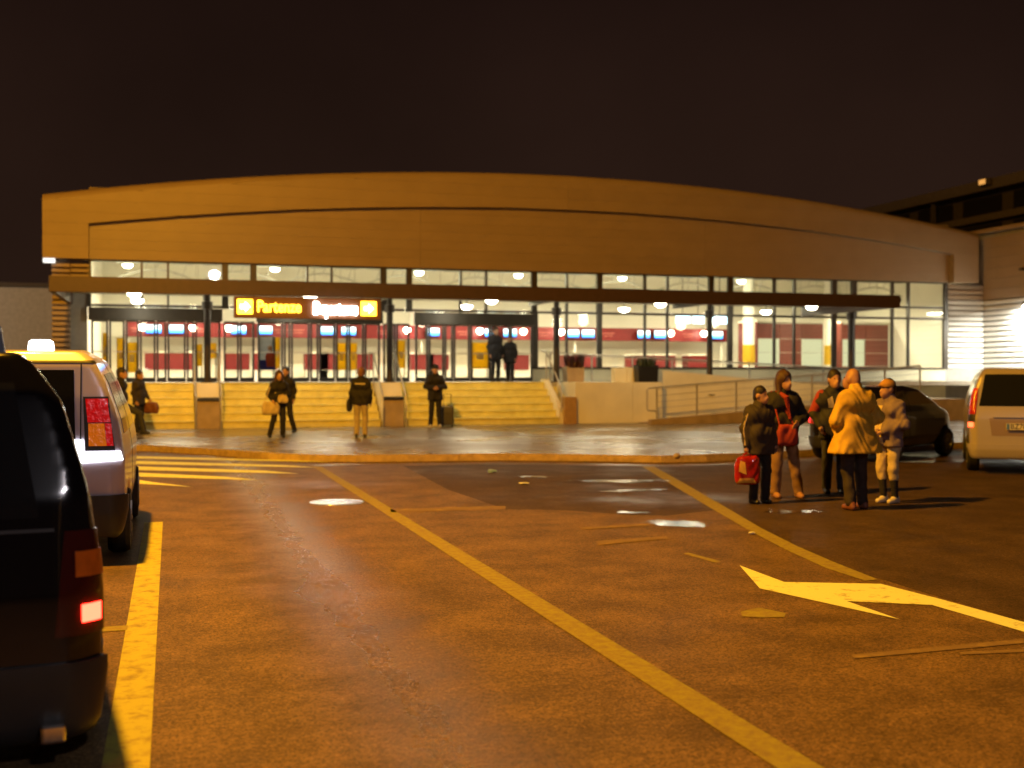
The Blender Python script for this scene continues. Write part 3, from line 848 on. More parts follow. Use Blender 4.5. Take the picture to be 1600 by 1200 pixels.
# planters
def planter(label, loc, w, d, h, m, plant_h, pm, n, seed):
    rnd = random.Random(seed)
    o = thing('planter', label, 'planter', loc)
    MB().prism([(-w * 0.46, 0), (-w * 0.5, h), (-w * 0.43, h), (-w * 0.42, h - 0.05), (w * 0.42, h - 0.05), (w * 0.43, h), (w * 0.5, h), (w * 0.46, 0)], 'y', -d / 2, d / 2).build('box', m, o)
    bm = MB()
    for k in range(n):
        x, y = rnd.uniform(-w * 0.4, w * 0.4), rnd.uniform(-d * 0.4, d * 0.4)
        a = rnd.uniform(0, 6.28); l = plant_h * rnd.uniform(0.5, 1.0); lean = rnd.uniform(0.05, 0.6) * l
        b0 = Vector((x, y, h - 0.06)); t = Vector((x + math.cos(a) * lean, y + math.sin(a) * lean, h - 0.06 + l)); side = Vector((-math.sin(a), math.cos(a), 0)) * 0.022
        mid = b0.lerp(t, 0.5) + Vector((0, 0, 0.05 * l))
        v = [bm.bm.verts.new(p) for p in (b0 - side * 0.5, b0 + side * 0.5, mid + side, t, mid - side)]
        bm.bm.faces.new(v)
    f = bm.build('foliage', pm, o)
    return o
m_leaf = mat('dark_leaf', (0.035, 0.045, 0.02), 0.5, var=0.4)
m_leaf_r = mat('dark_red_leaf', (0.09, 0.03, 0.025), 0.5, var=0.4)
planter('black square planter with spiky dark plant on the ledge above the ramp foot', (14.98, 34.6, LZ), 0.72, 0.42, 0.56, m_black, 0.34, m_leaf, 160, 3)
planter('beige box planter with reddish plant on the landing by the column', (12.95, 36.0, LZ), 0.62, 0.5, 0.52, m_plinth, 0.55, m_leaf_r, 120, 4)

# ------------------------------------------------------------------ inside the hall
BY = 45.4
band = MB().box(ux(196, BY), ux(1136, BY), BY, BY + 0.3, 3.14, 3.69, 0.01).build('counter_fascia', m_red)
tag(band, 'long dark red overhead band above the check-in desks', 'fascia')
for u in (215, 310, 440, 465, 600, 725, 850, 950, 1075):
    x = ux(u, BY)
    MB().box(x - 0.28, x + 0.28, BY - 0.012, BY - 0.002, 3.44, 3.47).box(x - 0.2, x + 0.2, BY - 0.012, BY - 0.002, 3.33, 3.355).build('lettering_strip', mat('pale_red_print', (0.5, 0.16, 0.13), 0.6), band)
for u in (200, 420, 660, 900, 1130):
    x = ux(u, BY); MB().box(x - 0.04, x + 0.04, BY + 0.1, BY + 0.2, LZ, 3.135).build('post', m_in_wall, band)

def screen_mat():
    m = bpy.data.materials.new('monitor_picture'); m.use_nodes = True
    N, L = m.node_tree.nodes, m.node_tree.links
    N.remove(N['Principled BSDF'])
    tc = N.new('ShaderNodeTexCoord'); sp = N.new('ShaderNodeSeparateXYZ'); L.new(tc.outputs['Generated'], sp.inputs[0])
    r = N.new('ShaderNodeValToRGB'); r.color_ramp.interpolation = 'LINEAR'
    e = r.color_ramp.elements
    e[0].position = 0.0; e[0].color = (0.05, 0.12, 0.75, 1); e[1].position = 1.0; e[1].color = (0.85, 0.95, 1, 1)
    x = e.new(0.22); x.color = (0.10, 0.45, 1.0, 1); x = e.new(0.45); x.color = (0.25, 0.75, 1.0, 1); x = e.new(0.55); x.color = (0.85, 0.95, 1, 1)
    L.new(sp.outputs['Z'], r.inputs['Fac'])
    em = N.new('ShaderNodeEmission'); em.inputs['Strength'].default_value = 4.6
    L.new(r.outputs['Color'], em.inputs['Color']); L.new(em.outputs[0], N['Material Output'].inputs['Surface'])
    return m
m_scr = screen_mat()
mon_u = [238, 252, 275, 374, 414, 513, 539, 551, 675, 766, 786, 797, 895, 919, 1003, 1010, 1032, 1120]
mon_u = [240, 275, 373, 414, 513, 545, 676, 768, 797, 895, 919, 1006, 1032, 1120]
num = ['first', 'second', 'third', 'fourth', 'fifth', 'sixth', 'seventh', 'eighth', 'ninth', 'tenth', 'eleventh', 'twelfth', 'thirteenth', 'fourteenth', 'fifteenth']
for i, u in enumerate(mon_u):
    x = ux(u, BY - 0.2)
    o = thing('monitor', '%s glowing blue and white monitor from the left on the red band' % num[i], 'monitor', (x, BY - 0.2, 3.42), 0, 'check-in monitors')
    MB().box(-0.30, 0.30, 0, 0.07, -0.18, 0.18, 0.01).build('casing', m_black, o)
    MB().box(-0.275, 0.275, -0.006, -0.001, -0.155, 0.16).build('screen', m_scr, o)
    MB().box(-0.05, 0.05, 0.07, 0.21, -0.05, 0.05).build('bracket', m_darkmetal, o)
for i, u in enumerate([222, 302, 358, 636, 750, 818, 877, 1048, 1100]):
    x = ux(u, BY - 0.35)
    o = thing('spot_lamp', '%s small bright spot lamp from the left in front of the red band' % num[i], 'lamp', (x, BY - 0.35, 3.48), 0, 'spot lamps on the red band')
    MB().lathe([(0, -0.14), (0.09, -0.11), (0.15, 0), (0.11, 0.09), (0, 0.12)], 12).build('globe', m_lamp, o, smooth=True)
    MB().tube([(0, 0, 0.1), (0, 0.1, 0.26), (0, 0.34, 0.26), (0, 0.36, 0.18)], 0.015, 6).build('arm', m_darkmetal, o)
desk_u = [246, 285, 371, 415, 495, 516, 566, 660, 684, 810, 897, 920, 1000, 1040, 1090]
for i, u in enumerate(desk_u):
    Yd = 44.2
    x = ux(u, Yd)
    o = thing('check_in_desk', '%s red-fronted check-in desk from the left inside the hall' % num[i], 'desk', (x, Yd, LZ), 0, 'check-in desks')
    MB().box(-0.42, 0.42, 0, 0.6, 0.0, 0.42).build('base', m_in_wall, o)
    MB().box(-0.45, 0.45, -0.04, 0.6, 0.43, 1.05, 0.01).build('front_panel', m_red, o)
    MB().box(-0.48, 0.48, -0.08, 0.62, 1.052, 1.10, 0.01).build('counter_top', m_in_wall, o)
for i, u in enumerate([200, 430, 655, 810, 972, 1158]):
    y = 40.6
    bowl(ux(u, y), y, 5.40, 0.17, '%s pendant lamp from the left behind the high window strip' % num[i], 'hall pendant lamps', 7.0, 42, name='pendant_lamp')
# added light panels, out of sight behind the canopy edge, to light the hall
for r_, (y, zc) in enumerate(((39.9, 4.66), (43.4, 4.92))):
    for i in range(6):
        x = 0.2 + 5.3 * i
        o = thing('added_light_panel', '%s unseen added light panel from the left in the %s row of the hall' % (num[i], ('front', 'rear')[r_]), 'lamp', (x, y, zc), 0, 'added hall light panels')
        for sx in (-0.7, 0.7): MB().tube([(sx, 0, 0.1), (sx, 0, 7.0 - zc)], 0.012, 6).build('rod', m_steel, o)
        MB().box(-0.9, 0.9, -0.2, 0.2, 0, 0.1).build('casing', m_in_wall, o)
        MB().box(-0.85, 0.85, -0.16, 0.16, -0.012, -0.002).build('diffuser', glow('hall_diffuser', (1.0, 0.86, 0.52), 6), o)
        l = bpy.data.lights.new('panel_light', 'AREA'); l.shape = 'RECTANGLE'; l.size = 1.7; l.size_y = 0.32; l.energy = HALL_W; l.color = (1.0, 0.84, 0.58)
        lo = bpy.data.objects.new('panel_light', l); C.objects.link(lo); lo.parent = o; lo.location = (0, 0, -0.03)

# posters and boards behind the glass
def poster(u, v0, v1, w_px, Y, m, label, dark=False):
    x = ux(u, Y); hw = w_px * Y / FPX / 2
    dep = Y * math.cos(R(YAW)) + x * math.sin(R(YAW))
    z1, z0 = EYE + (585 - v0) * dep / FPX, EYE + (585 - v1) * dep / FPX
    o = thing('poster_board', label, 'poster', (x, Y, 0), 0, None)
    MB().box(-hw, hw, 0, 0.03, z0, z1).build('board', m, o)
    MB().box(-hw * 0.4, hw * 0.4, -0.006, -0.001, z0 + (z1 - z0) * 0.35, z0 + (z1 - z0) * 0.6).build('print', paper('white_print', (0.8, 0.75, 0.5)), o)
    for s in (-1, 1): MB().box(s * hw * 0.8 - 0.015, s * hw * 0.8 + 0.015, 0.03, 0.05, LZ, z1 - 0.02).build('leg', m_darkmetal, o)
    return o
pos = [(165, 520, 575, 8, 'narrow yellow board behind the leftmost door pane'), (189, 528, 578, 12, 'pale yellow board behind the second door from the left'), (206, 535, 582, 15, 'yellow board beside the first red desk'),
       (312, 538, 572, 8, 'slim yellow board just left of the first pier column'), (331, 536, 560, 14, 'square yellow board just right of the first pier column'),
       (433, 527, 575, 9, 'thin yellow board next to the picture poster'), (534, 536, 578, 14, 'yellow board with pale centre in the second door bank'), (552, 536, 578, 12, 'yellow board right of the one with a pale centre'),
       (627, 532, 575, 13, 'greenish yellow board in the narrow bay left of the third door bank'), (750, 535, 576, 30, 'wide yellow board in the third door bank')]
for u, v0, v1, w, lab in pos:
    poster(u, v0, v1, w, 38.35, m_yellow, lab)
# picture poster: a person in an orange top against grey and blue
def pic_mat():
    m = paper('poster_picture', (0.4, 0.4, 0.42)); return m
    m = bpy.data.materials.new('poster_picture'); m.use_nodes = True
    N, L = m.node_tree.nodes, m.node_tree.links
    b = N['Principled BSDF']; b.inputs['Roughness'].default_value = 0.6
    tc = N.new('ShaderNodeTexCoord'); sp = N.new('ShaderNodeSeparateXYZ'); L.new(tc.outputs['Generated'], sp.inputs[0])
    r = N.new('ShaderNodeValToRGB'); e = r.color_ramp.elements
    e[0].position = 0.05; e[0].color = (0.05, 0.05, 0.25, 1); e[1].position = 0.5; e[1].color = (0.40, 0.40, 0.42, 1)
    L.new(sp.outputs['Z'], r.inputs['Fac']); L.new(r.outputs['Color'], b.inputs['Base Color'])
    return m
Y = 38.35; x = ux(417, Y)
o = thing('picture_poster', 'grey and blue poster of a figure in orange in the second door bank', 'poster', (x, Y, 0))
MB().box(-0.28, 0.28, 0, 0.03, 1.85, 2.95).build('board', pic_mat(), o)
MB().box(-0.27, 0.27, -0.005, -0.001, 1.86, 2.18).build('print', paper('blue_print', (0.06, 0.06, 0.35)), o)
MB().prism([(0.0, 1.95), (0.25, 1.95), (0.26, 2.35), (0.18, 2.48), (0.02, 2.45), (-0.05, 2.3)], 'y', -0.012, -0.006).build('print', paper('orange_print', (0.7, 0.12, 0.03)), o)
MB().prism([(0.10 + 0.075 * math.cos(t * 0.6283), 2.57 + 0.09 * math.sin(t * 0.6283)) for t in range(10)], 'y', -0.006, -0.001).build('print', paper('skin_print', (0.6, 0.3, 0.15)), o)
for s in (-0.2, 0.2): MB().box(s - 0.015, s + 0.015, 0.03, 0.05, LZ, 2.9).build('leg', m_darkmetal, o)

# white screens hung inside and the red-brown booths at the right
for i, (ua, ub) in enumerate(((1055, 1079), (1081, 1101), (1112, 1138))):
    Yh = 43.0; xa, xb = ux(ua, Yh), ux(ub, Yh)
    o = thing('hanging_screen', '%s of the three white lit boards hung above the red band' % num[i], 'screen', ((xa + xb) / 2, Yh, 3.98), 0, 'hanging white boards')
    w = (xb - xa) / 2
    MB().box(-w, w, 0, 0.08, -0.19, 0.19, 0.01).build('casing', m_in_wall, o)
    MB().box(-w + 0.03, w - 0.03, -0.006, -0.001, -0.17, 0.17).build('screen', glow('white_screen', (0.60, 0.82, 1.0), 5.0), o)
    MB().tube([(0, 0.04, 0.19), (0, 0.04, 2.9)], 0.015, 6).build('rod', m_darkmetal, o)
def booth(ua, ub, label, wins):
    Yb = 42.6; xa, xb = ux(ua, Yb), ux(ub, Yb)
    o = thing('office_booth', label, 'booth', (0, 0, 0), 0, 'office booths in the hall')
    zs = [LZ, 2.05, 2.62, 3.2, 3.85]
    n = max(2, round((xb - xa) / 1.0))
    for j in range(n):
        for k in range(4):
            p, q = xa + (xb - xa) * j / n, xa + (xb - xa) * (j + 1) / n
            cx_, cz_ = (p + q) / 2, (zs[k] + zs[k + 1]) / 2
            if any(abs(cx_ - ux(w, Yb)) < (q - p) * 0.55 and k in (1, 2) for w in wins): 
                MB().box(p + 0.05, q - 0.05, Yb + 0.03, Yb + 0.06, zs[k], zs[k + 1]).build('lit_window', glow('booth_window', (1.0, 0.93, 0.55), 0.9), o)
                continue
            MB().box(p + 0.012, q - 0.012, Yb, Yb + 0.06, zs[k] + 0.012, zs[k + 1] - 0.012).build('panel', m_redbrown, o)
    for k in zs[1:]: MB().box(xa, xb, Yb - 0.01, Yb + 0.05, k - 0.011, k + 0.011).build('rail', m_steel, o)
    MB().box(xa - 0.06, xa, Yb - 0.02, Yb + 1.6, LZ, 3.9).build('side_panel', m_redbrown, o)
    MB().box(xb, xb + 0.06, Yb - 0.02, Yb + 1.6, LZ, 3.9).build('side_panel', m_in_wall, o)
    MB().box(xa - 0.06, xb + 0.06, Yb - 0.03, Yb + 1.6, 3.9, 3.98).build('roof', m_in_wall, o)
booth(1184, 1286, 'red-brown panelled office booth with lit windows behind the ramp', [1212, 1262])
booth(1316, 1388, 'narrower red-brown booth with dim windows at the right of the hall', [1340])
for i, (u, Yp) in enumerate(((1170, 41.5), (1297, 41.5))):
    x = ux(u, Yp)
    c = MB().lathe([(0, LZ), (0.24, LZ), (0.24, 7.0), (0, 7.0)], 20, Matrix.Translation((x, Yp, 0))).build('hall_column', m_in_wall, smooth=False)
    tag(c, ('cream round column left of the wider office booth', 'cream round column between the two office booths')[i], 'column', 'hall columns')
    c2 = MB().lathe([(0.25, 2.1), (0.25, 2.9)], 20, Matrix.Translation((x, Yp, 0))).build('yellow_wrap', m_yellow, c)

# ------------------------------------------------------------------ buildings behind
T = thing('office_block', 'tall dark block with projecting floor bands behind the side wing', 'building', (0, 0, 0))
m_blk = mat('dark_block_wall', (0.085, 0.07, 0.06), 0.8); m_band = mat('block_band', (0.15, 0.125, 0.10), 0.6)
MB().box(40.6, 60, 36, 72, 0, 11.2).build('wall', m_blk, T)
for z0, z1, dx in ((11.0, 11.55, -1.2), (9.55, 9.9, -0.7), (8.35, 8.6, -0.5), (7.2, 7.4, -0.3)):
    MB().box(40.6 + dx, 60, 35.5, 72.2, z0, z1, 0.02).build('floor_band', m_band, T)
for k in range(9):
    for z0, z1 in ((10.0, 10.9), (8.7, 9.45)):
        w = MB().box(40.50, 40.59, 37 + 3.8 * k, 37 + 3.8 * k + 2.9, z0, z1).build('window', m_black, T)
for k in range(5): MB().box(39.9, 40.1, 38.0 + 7.5 * k, 38.2 + 7.5 * k, 7.3, 11.0).build('post', m_blk, T)
fl = thing('floodlight', 'orange-lit floodlight on the eave of the tall block', 'lamp', (39.2, 47.9, 11.32))
MB().box(-0.25, 0.05, -0.3, 0.3, -0.15, 0.2, 0.04).build('housing', m_band, fl)
MB().box(-0.262, -0.252, -0.24, 0.24, -0.1, 0.14).build('lens', glow('flood_lens', (1.0, 0.45, 0.1), 0.9), fl)
MB().box(0.05, 0.3, -0.05, 0.05, -0.05, 0.05).build('bracket', m_darkmetal, fl)

FB = thing('distant_shed', 'pale grey shed wall lit at night beyond the taxis', 'building', (0, 0, 0))
MB().box(-60, -4.6, 62, 75, 0, 6.1).build('wall', mat('pale_shed_wall', (0.45, 0.43, 0.40), 0.8), FB)
MB().box(-60.2, -4.4, 61.7, 75.2, 6.1, 6.3).build('roof', m_blk, FB)

# ------------------------------------------------------------------ lamps outside
def street_lamp(x, y, h, aim, power, label, col=SODIUM, rad=0.3, arm=1.4):
    """pole with a bent arm; the light sits in the lamp head"""
    o = thing('street_lamp', label, 'street lamp', (x, y, 0), aim, 'sodium street lamps')
    MB().lathe([(0, 0), (0.16, 0), (0.15, 0.5), (0.10, 0.55), (0.06, h - 0.3), (0, h - 0.3)], 12).build('pole', m_steel, o)
    MB().tube([(0, 0, h - 0.6), (0.05, 0, h - 0.1), (0.3, 0, h + 0.05), (arm, 0, h + 0.12)], 0.04, 8).build('arm', m_steel, o)
    MB().box(arm - 0.15, arm + 0.5, -0.16, 0.16, h + 0.05, h + 0.2, 0.05).build('lamp_head', m_darkmetal, o)
    MB().box(arm - 0.05, arm + 0.42, -0.12, 0.12, h + 0.02, h + 0.045).build('lens', glow('sodium_lens', SODIUM, 40), o)
    l = bpy.data.lights.new('lamp_light', 'POINT'); l.energy = power; l.color = col; l.shadow_soft_size = rad
    lo = bpy.data.objects.new('lamp_light', l); C.objects.link(lo); lo.parent = o; lo.location = (arm + 0.18, 0, h - 0.25)
    return o
street_lamp(-15.0, 27.0, 9.5, 0.0, L1_W, 'sodium street lamp left of the terminal stairs')
street_lamp(-4.1, 12.0, 13.2, 0.0, L2_W, 'tall sodium street lamp standing over the taxi rank')
street_lamp(-16.0, 48.0, 7.0, R(90), 1800, 'paler street lamp by the distant shed', (1.0, 0.85, 0.65))
street_lamp(3.0, -9.0, 9.0, R(90), 1100, 'unseen white lamp added behind the viewpoint in place of a camera flash', (0.95, 0.88, 0.95))  # added fill on a pole, brightens the silver taxi's rear like a flash

wl_ = thing('wall_lamp', 'glaring white floodlight on the ribbed wall of the side wing', 'lamp', (31.0, 35.2, 4.30))
MB().box(-0.30, 0.0, -0.35, 0.35, -0.02, 0.16, 0.03).build('housing', m_darkmetal, wl_)
MB().box(-0.28, -0.02, -0.32, 0.32, -0.06, -0.022).build('lens', glow('flood_white', (1.0, 0.98, 0.88), 150), wl_)
l = bpy.data.lights.new('lamp_light', 'AREA'); l.shape = 'RECTANGLE'; l.size = 0.24; l.size_y = 0.6; l.energy = WING_W; l.color = (1.0, 0.96, 0.8)
lo = bpy.data.objects.new('lamp_light', l); C.objects.link(lo); lo.parent = wl_; lo.location = (-0.35, 0, -0.10); lo.rotation_euler = (0, R(-12), 0)
cl_ = thing('corner_lamp', 'small white lamp under the left corner of the roof fascia', 'lamp', (-3.62, 37.62, 5.2))
MB().box(-0.12, 0.22, -0.08, 0.12, -0.06, 0.07, 0.02).build('housing', glow('corner_glow', (1.0, 0.95, 0.85), 1.5), cl_)

# ------------------------------------------------------------------ vehicles
m_tyre = mat('tyre_rubber', (0.012, 0.012, 0.012), 0.7)
m_rim = mat('alloy_rim', (0.35, 0.34, 0.33), 0.35, 0.8)
m_carglass = mat('car_window', (0.012, 0.013, 0.014), 0.06, 0.0, var=0)
m_redlens = mat('red_lens', (0.45, 0.01, 0.008), 0.15, 0, var=0.35, scale=14, coat=0.5, bump=0.5, bscale=22)
m_redflash = mat('red_lens_flash', (0.5, 0.01, 0.008), 0.15, 0, var=0.35, scale=14, coat=0.5, emit=(1, 0.01, 0.01), estr=0.30, bump=0.5, bscale=22)  # weak emission stands in for camera flash thrown back by the red lens
m_ambflash = mat('amber_lens_flash', (0.6, 0.16, 0.01), 0.15, 0, var=0.35, scale=14, coat=0.5, emit=(1, 0.22, 0.01), estr=0.35, bump=0.5, bscale=22)  # same for amber: flash return put in as emission, lamp itself is off
m_darklens = mat('dark_red_lens', (0.05, 0.004, 0.004), 0.15, 0, var=0, coat=0.5)
m_amber = mat('amber_lens', (0.55, 0.13, 0.01), 0.2, 0, var=0.15, scale=20)
m_trim = mat('black_trim', (0.02, 0.02, 0.02), 0.5)
m_chrome = mat('chrome', (0.7, 0.7, 0.68), 0.15, 1.0, var=0)

def car_body(name, side, front, plan, h, k=0.07, wheels=(), wr=0.36):
    sx = [p[0] for p in side]; sz = [p[1] for p in side]; fy = [p[0] for p in front]
    lo = np.array([min(sx), min(fy), min(sz)]) - 3 * h - 0.02; hi = np.array([max(sx), max(fy), max(sz)]) + 3 * h + 0.02
    n = np.ceil((hi - lo) / h).astype(int) + 1
    x, y, z = [lo[i] + h * np.arange(n[i]) for i in range(3)]
    A = poly_sd(x[:, None], z[None, :], side)[:, None, :]
    Bf = poly_sd(y[:, None], z[None, :], front)[None, :, :]
    Cp = poly_sd(x[:, None], y[None, :], plan)[:, :, None]
    D = smax(smax(A, Bf, k), Cp, k * 1.6)
    for wx in wheels:
        cyl = np.sqrt((x[:, None, None] - wx) ** 2 + (z[None, None, :] - 0.31) ** 2) - wr
        D = np.maximum(D, -np.maximum(cyl, 0.55 - np.abs(y)[None, :, None]))
    return nets(D, lo, h, name)

def wheel(parent, x, y, r, s):
    M = Matrix.Translation((x, y, r)) @ Matrix.Rotation(R(-90 * s), 4, 'X')
    w = MB().lathe([(r * 0.62, -0.10), (r * 0.93, -0.10), (r, -0.06), (r, 0.06), (r * 0.93, 0.10), (r * 0.62, 0.10), (r * 0.62, -0.10)], 28, M).build('tyre', m_tyre, parent)
    rm = MB().lathe([(0, 0.06), (r * 0.15, 0.07), (r * 0.2, 0.045), (r * 0.55, 0.06), (r * 0.62, 0.095), (r * 0.63, 0.02), (0, 0.0)], 24, M)
    for k in range(5):
        a = 2 * math.pi * k / 5
        p = M @ Vector((r * 0.15 * math.cos(a), r * 0.15 * math.sin(a), 0.085)); q = M @ Vector((r * 0.58 * math.cos(a), r * 0.58 * math.sin(a), 0.085))
        rm.bar(p, q, 0.05, 0.03)
    rm.build('rim', m_rim, w)

def sym(half): return [(-y, z) for y, z in half] + [(y, z) for y, z in half[::-1]]

# ---- black taxi, nearest (rear right corner in view)
tb = thing('black_taxi', 'black people carrier with lit red tail lamp and roof sign, closest to the viewer', 'car', (-1.13, 5.12, 0), R(96.5), 'taxis parked along the edge line')
m_blackcar = mat('black_car_paint', (0.004, 0.004, 0.005), 0.12, 0.0, var=0, coat=0.3)
side = [(0.03, 0.13), (0.0, 0.42), (0.03, 0.75), (0.10, 1.15), (0.26, 1.62), (0.42, 1.80), (1.2, 1.83), (2.2, 1.79), (3.0, 1.28), (3.5, 1.08), (4.05, 0.92), (4.18, 0.6), (4.15, 0.13)]
frontp = sym([(0.82, 0.11), (0.89, 0.42), (0.885, 0.75), (0.82, 1.15), (0.70, 1.58), (0.52, 1.84)])
plan = [(0.0, -0.72), (0.14, -0.88), (1.2, -0.90), (3.4, -0.88), (4.0, -0.72), (4.2, -0.3), (4.2, 0.3), (4.0, 0.72), (3.4, 0.88), (1.2, 0.90), (0.14, 0.88), (0.0, 0.72)]
body = car_body('body', side, frontp, plan, 0.028, 0.07, (0.75, 3.35))
bo = link('body', body, m_blackcar, tb)
patch('rear_window', body, m_carglass, tb, 'x', [(-0.60, 1.08), (0.60, 1.08), (0.50, 1.66), (-0.50, 1.66)], -1)
for s in (-1, 1):
    patch('side_window', body, m_carglass, tb, 'y', [(0.5, 1.12), (1.55, 1.12), (1.5, 1.66), (0.62, 1.62)], s)
    patch('front_side_window', body, m_carglass, tb, 'y', [(1.62, 1.12), (2.75, 1.14), (2.15, 1.66), (1.58, 1.66)], s)
    patch('rear_lamp', body, m_darklens, tb, 'x', [(s * 0.66, 0.57), (s * 0.89, 0.57), (s * 0.89, 1.02), (s * 0.70, 1.02)], -1, 0.012, nmin=0.15)
    patch('indicator', body, m_amber, tb, 'x', [(s * 0.74, 0.82), (s * 0.875, 0.82), (s * 0.875, 0.93), (s * 0.74, 0.93)], -1, 0.018, nmin=0.15)
    patch('tail_light', body, glow('tail_lit', (1.0, 0.02, 0.01), 30), tb, 'x', [(s * 0.765, 0.625), (s * 0.835, 0.625), (s * 0.835, 0.70), (s * 0.765, 0.70)], -1, 0.02, nmin=0.15)
    for wx in (0.75, 3.35): wheel(tb, wx, s * 0.78, 0.31, s)
patch('bumper', body, m_trim, tb, 'x', [(-0.9, 0.14), (0.9, 0.14), (0.9, 0.46), (-0.9, 0.46)], -1, 0.03, nmin=0.1)
patch('number_plate', body, mat('plate_white', (0.7, 0.7, 0.68), 0.5), tb, 'x', [(-0.26, 0.78), (0.26, 0.78), (0.26, 0.9), (-0.26, 0.9)], -1, 0.008)
MB().box(-0.075, 0.1, -0.70, -0.60, 0.145, 0.225, 0.012).build('exhaust_tip', m_chrome, tb)
sgn = MB().prism([(-0.46, 1.80), (-0.44, 1.93), (-0.40, 1.96), (-0.36, 1.96), (-0.32, 1.93), (-0.30, 1.80)], 'x', 0.75, 1.1).build('roof_sign', mat('taxi_sign_grey', (0.16, 0.18, 0.22), 0.4), tb)

patch('tailgate_seam', body, m_trim, tb, 'x', [(-0.66, 1.02), (0.66, 1.02), (0.66, 1.035), (-0.66, 1.035)], -1, 0.004)
patch('handle', body, m_chrome, tb, 'x', [(-0.3, 0.94), (0.3, 0.94), (0.3, 0.965), (-0.3, 0.965)], -1, 0.02)
MB().tube([(0.06, 0.0, 1.08), (0.11, -0.16, 1.22), (0.165, -0.34, 1.36)], 0.010, 6).build('wiper', m_trim, tb)

# ---- silver taxi van in front of it
tv = thing('silver_taxi', 'silver pink high-roofed taxi with tall red and amber tail lamp and lit roof sign', 'car', (-1.25, 10.75, 0), R(90), 'taxis parked along the edge line')
m_silver = mat('silver_car_paint', (0.58, 0.52, 0.62), 0.30, 0.2, var=0.0, coat=0.5)
side = [(0.05, 0.25), (0.0, 0.45), (0.0, 0.70), (0.03, 0.98), (0.10, 1.5), (0.16, 1.80), (0.26, 1.91), (1.2, 1.95), (2.5, 1.90), (3.25, 1.25), (3.9, 1.08), (4.2, 0.85), (4.25, 0.5), (4.2, 0.25)]
frontp = sym([(0.78, 0.22), (0.88, 0.5), (0.885, 0.95), (0.80, 1.30), (0.69, 1.62), (0.58, 1.84), (0.45, 1.96)])
body2 = car_body('body', side, frontp, [(0.0, -0.74), (0.12, -0.87), (1.2, -0.90), (3.6, -0.88), (4.1, -0.70), (4.28, -0.3), (4.28, 0.3), (4.1, 0.70), (3.6, 0.88), (1.2, 0.90), (0.12, 0.87), (0.0, 0.74)], 0.028, 0.06, (0.8, 3.5))
link('body', body2, m_silver, tv)
patch('rear_window', body2, m_carglass, tv, 'x', [(-0.44, 1.06), (0.44, 1.06), (0.42, 1.74), (-0.42, 1.74)], -1)
for s in (-1, 1):
    patch('side_window', body2, m_carglass, tv, 'y', [(0.45, 1.15), (1.7, 1.15), (1.7, 1.72), (0.55, 1.70)], s)
    patch('front_side_window', body2, m_carglass, tv, 'y', [(1.78, 1.15), (2.95, 1.15), (2.35, 1.72), (1.78, 1.72)], s)
    patch('rear_lamp', body2, m_trim, tv, 'x', [(s * 0.52, 1.02), (s * 0.77, 1.02), (s * 0.71, 1.50), (s * 0.50, 1.50)], -1, 0.008, nmin=0.1)
    patch('red_lens', body2, m_redflash, tv, 'x', [(s * 0.54, 1.27), (s * 0.73, 1.27), (s * 0.70, 1.48), (s * 0.52, 1.48)], -1, 0.02, nmin=0.1)
    patch('amber_lens', body2, m_ambflash, tv, 'x', [(s * 0.55, 1.06), (s * 0.70, 1.06), (s * 0.68, 1.26), (s * 0.545, 1.26)], -1, 0.02, nmin=0.1)
    patch('red_edge', body2, m_redflash, tv, 'x', [(s * 0.70, 1.06), (s * 0.755, 1.06), (s * 0.735, 1.26), (s * 0.685, 1.26)], -1, 0.02, nmin=0.1)
    patch('flash_return_strip', body2, glow('flash_return_glow', (0.95, 0.97, 1.0), 7 if s < 0 else 7), tv, 'x', [(s * 0.46, 0.91), (s * 0.83, 0.93), (s * 0.81, 1.01), (s * 0.44, 1.01)], -1, 0.014, nmin=0.1)  # glow painted on a white reflective strip for the flash it throws back
    patch('flash_return_strip', body2, MATS['flash_return_glow'], tv, 'x', [(s * 0.44, 1.012), (s * 0.512, 1.012), (s * 0.505, 1.12), (s * 0.43, 1.12)], -1, 0.014, nmin=0.1)
    for wx in (0.8, 3.5): wheel(tv, wx, s * 0.78, 0.31, s)
patch('bumper', body2, m_trim, tv, 'x', [(-0.9, 0.26), (0.9, 0.26), (0.9, 0.62), (-0.9, 0.62)], -1, 0.035, nmin=0.05)
patch('tailgate_seam', body2, m_trim, tv, 'x', [(-0.60, 1.80), (0.60, 1.80), (0.60, 1.825), (-0.60, 1.825)], -1, 0.004, nmin=0.1)
for s in (-1, 1):
    patch('tailgate_seam', body2, m_trim, tv, 'x', [(s * 0.475, 0.70), (s * 0.487, 0.70), (s * 0.487, 1.80), (s * 0.475, 1.80)], -1, 0.004, nmin=0.1)
    patch('door_seam', body2, m_trim, tv, 'y', [(1.735, 0.45), (1.745, 0.45), (1.745, 1.86), (1.735, 1.86)], s, 0.003)
MB().prism([(-0.12, 1.95), (-0.11, 2.03), (-0.08, 2.05), (0.08, 2.05), (0.11, 2.03), (0.12, 1.95)], 'x', 1.55, 1.68).build('roof_sign', glow('taxi_sign_lit', (1.0, 0.96, 0.85), 9), tv)

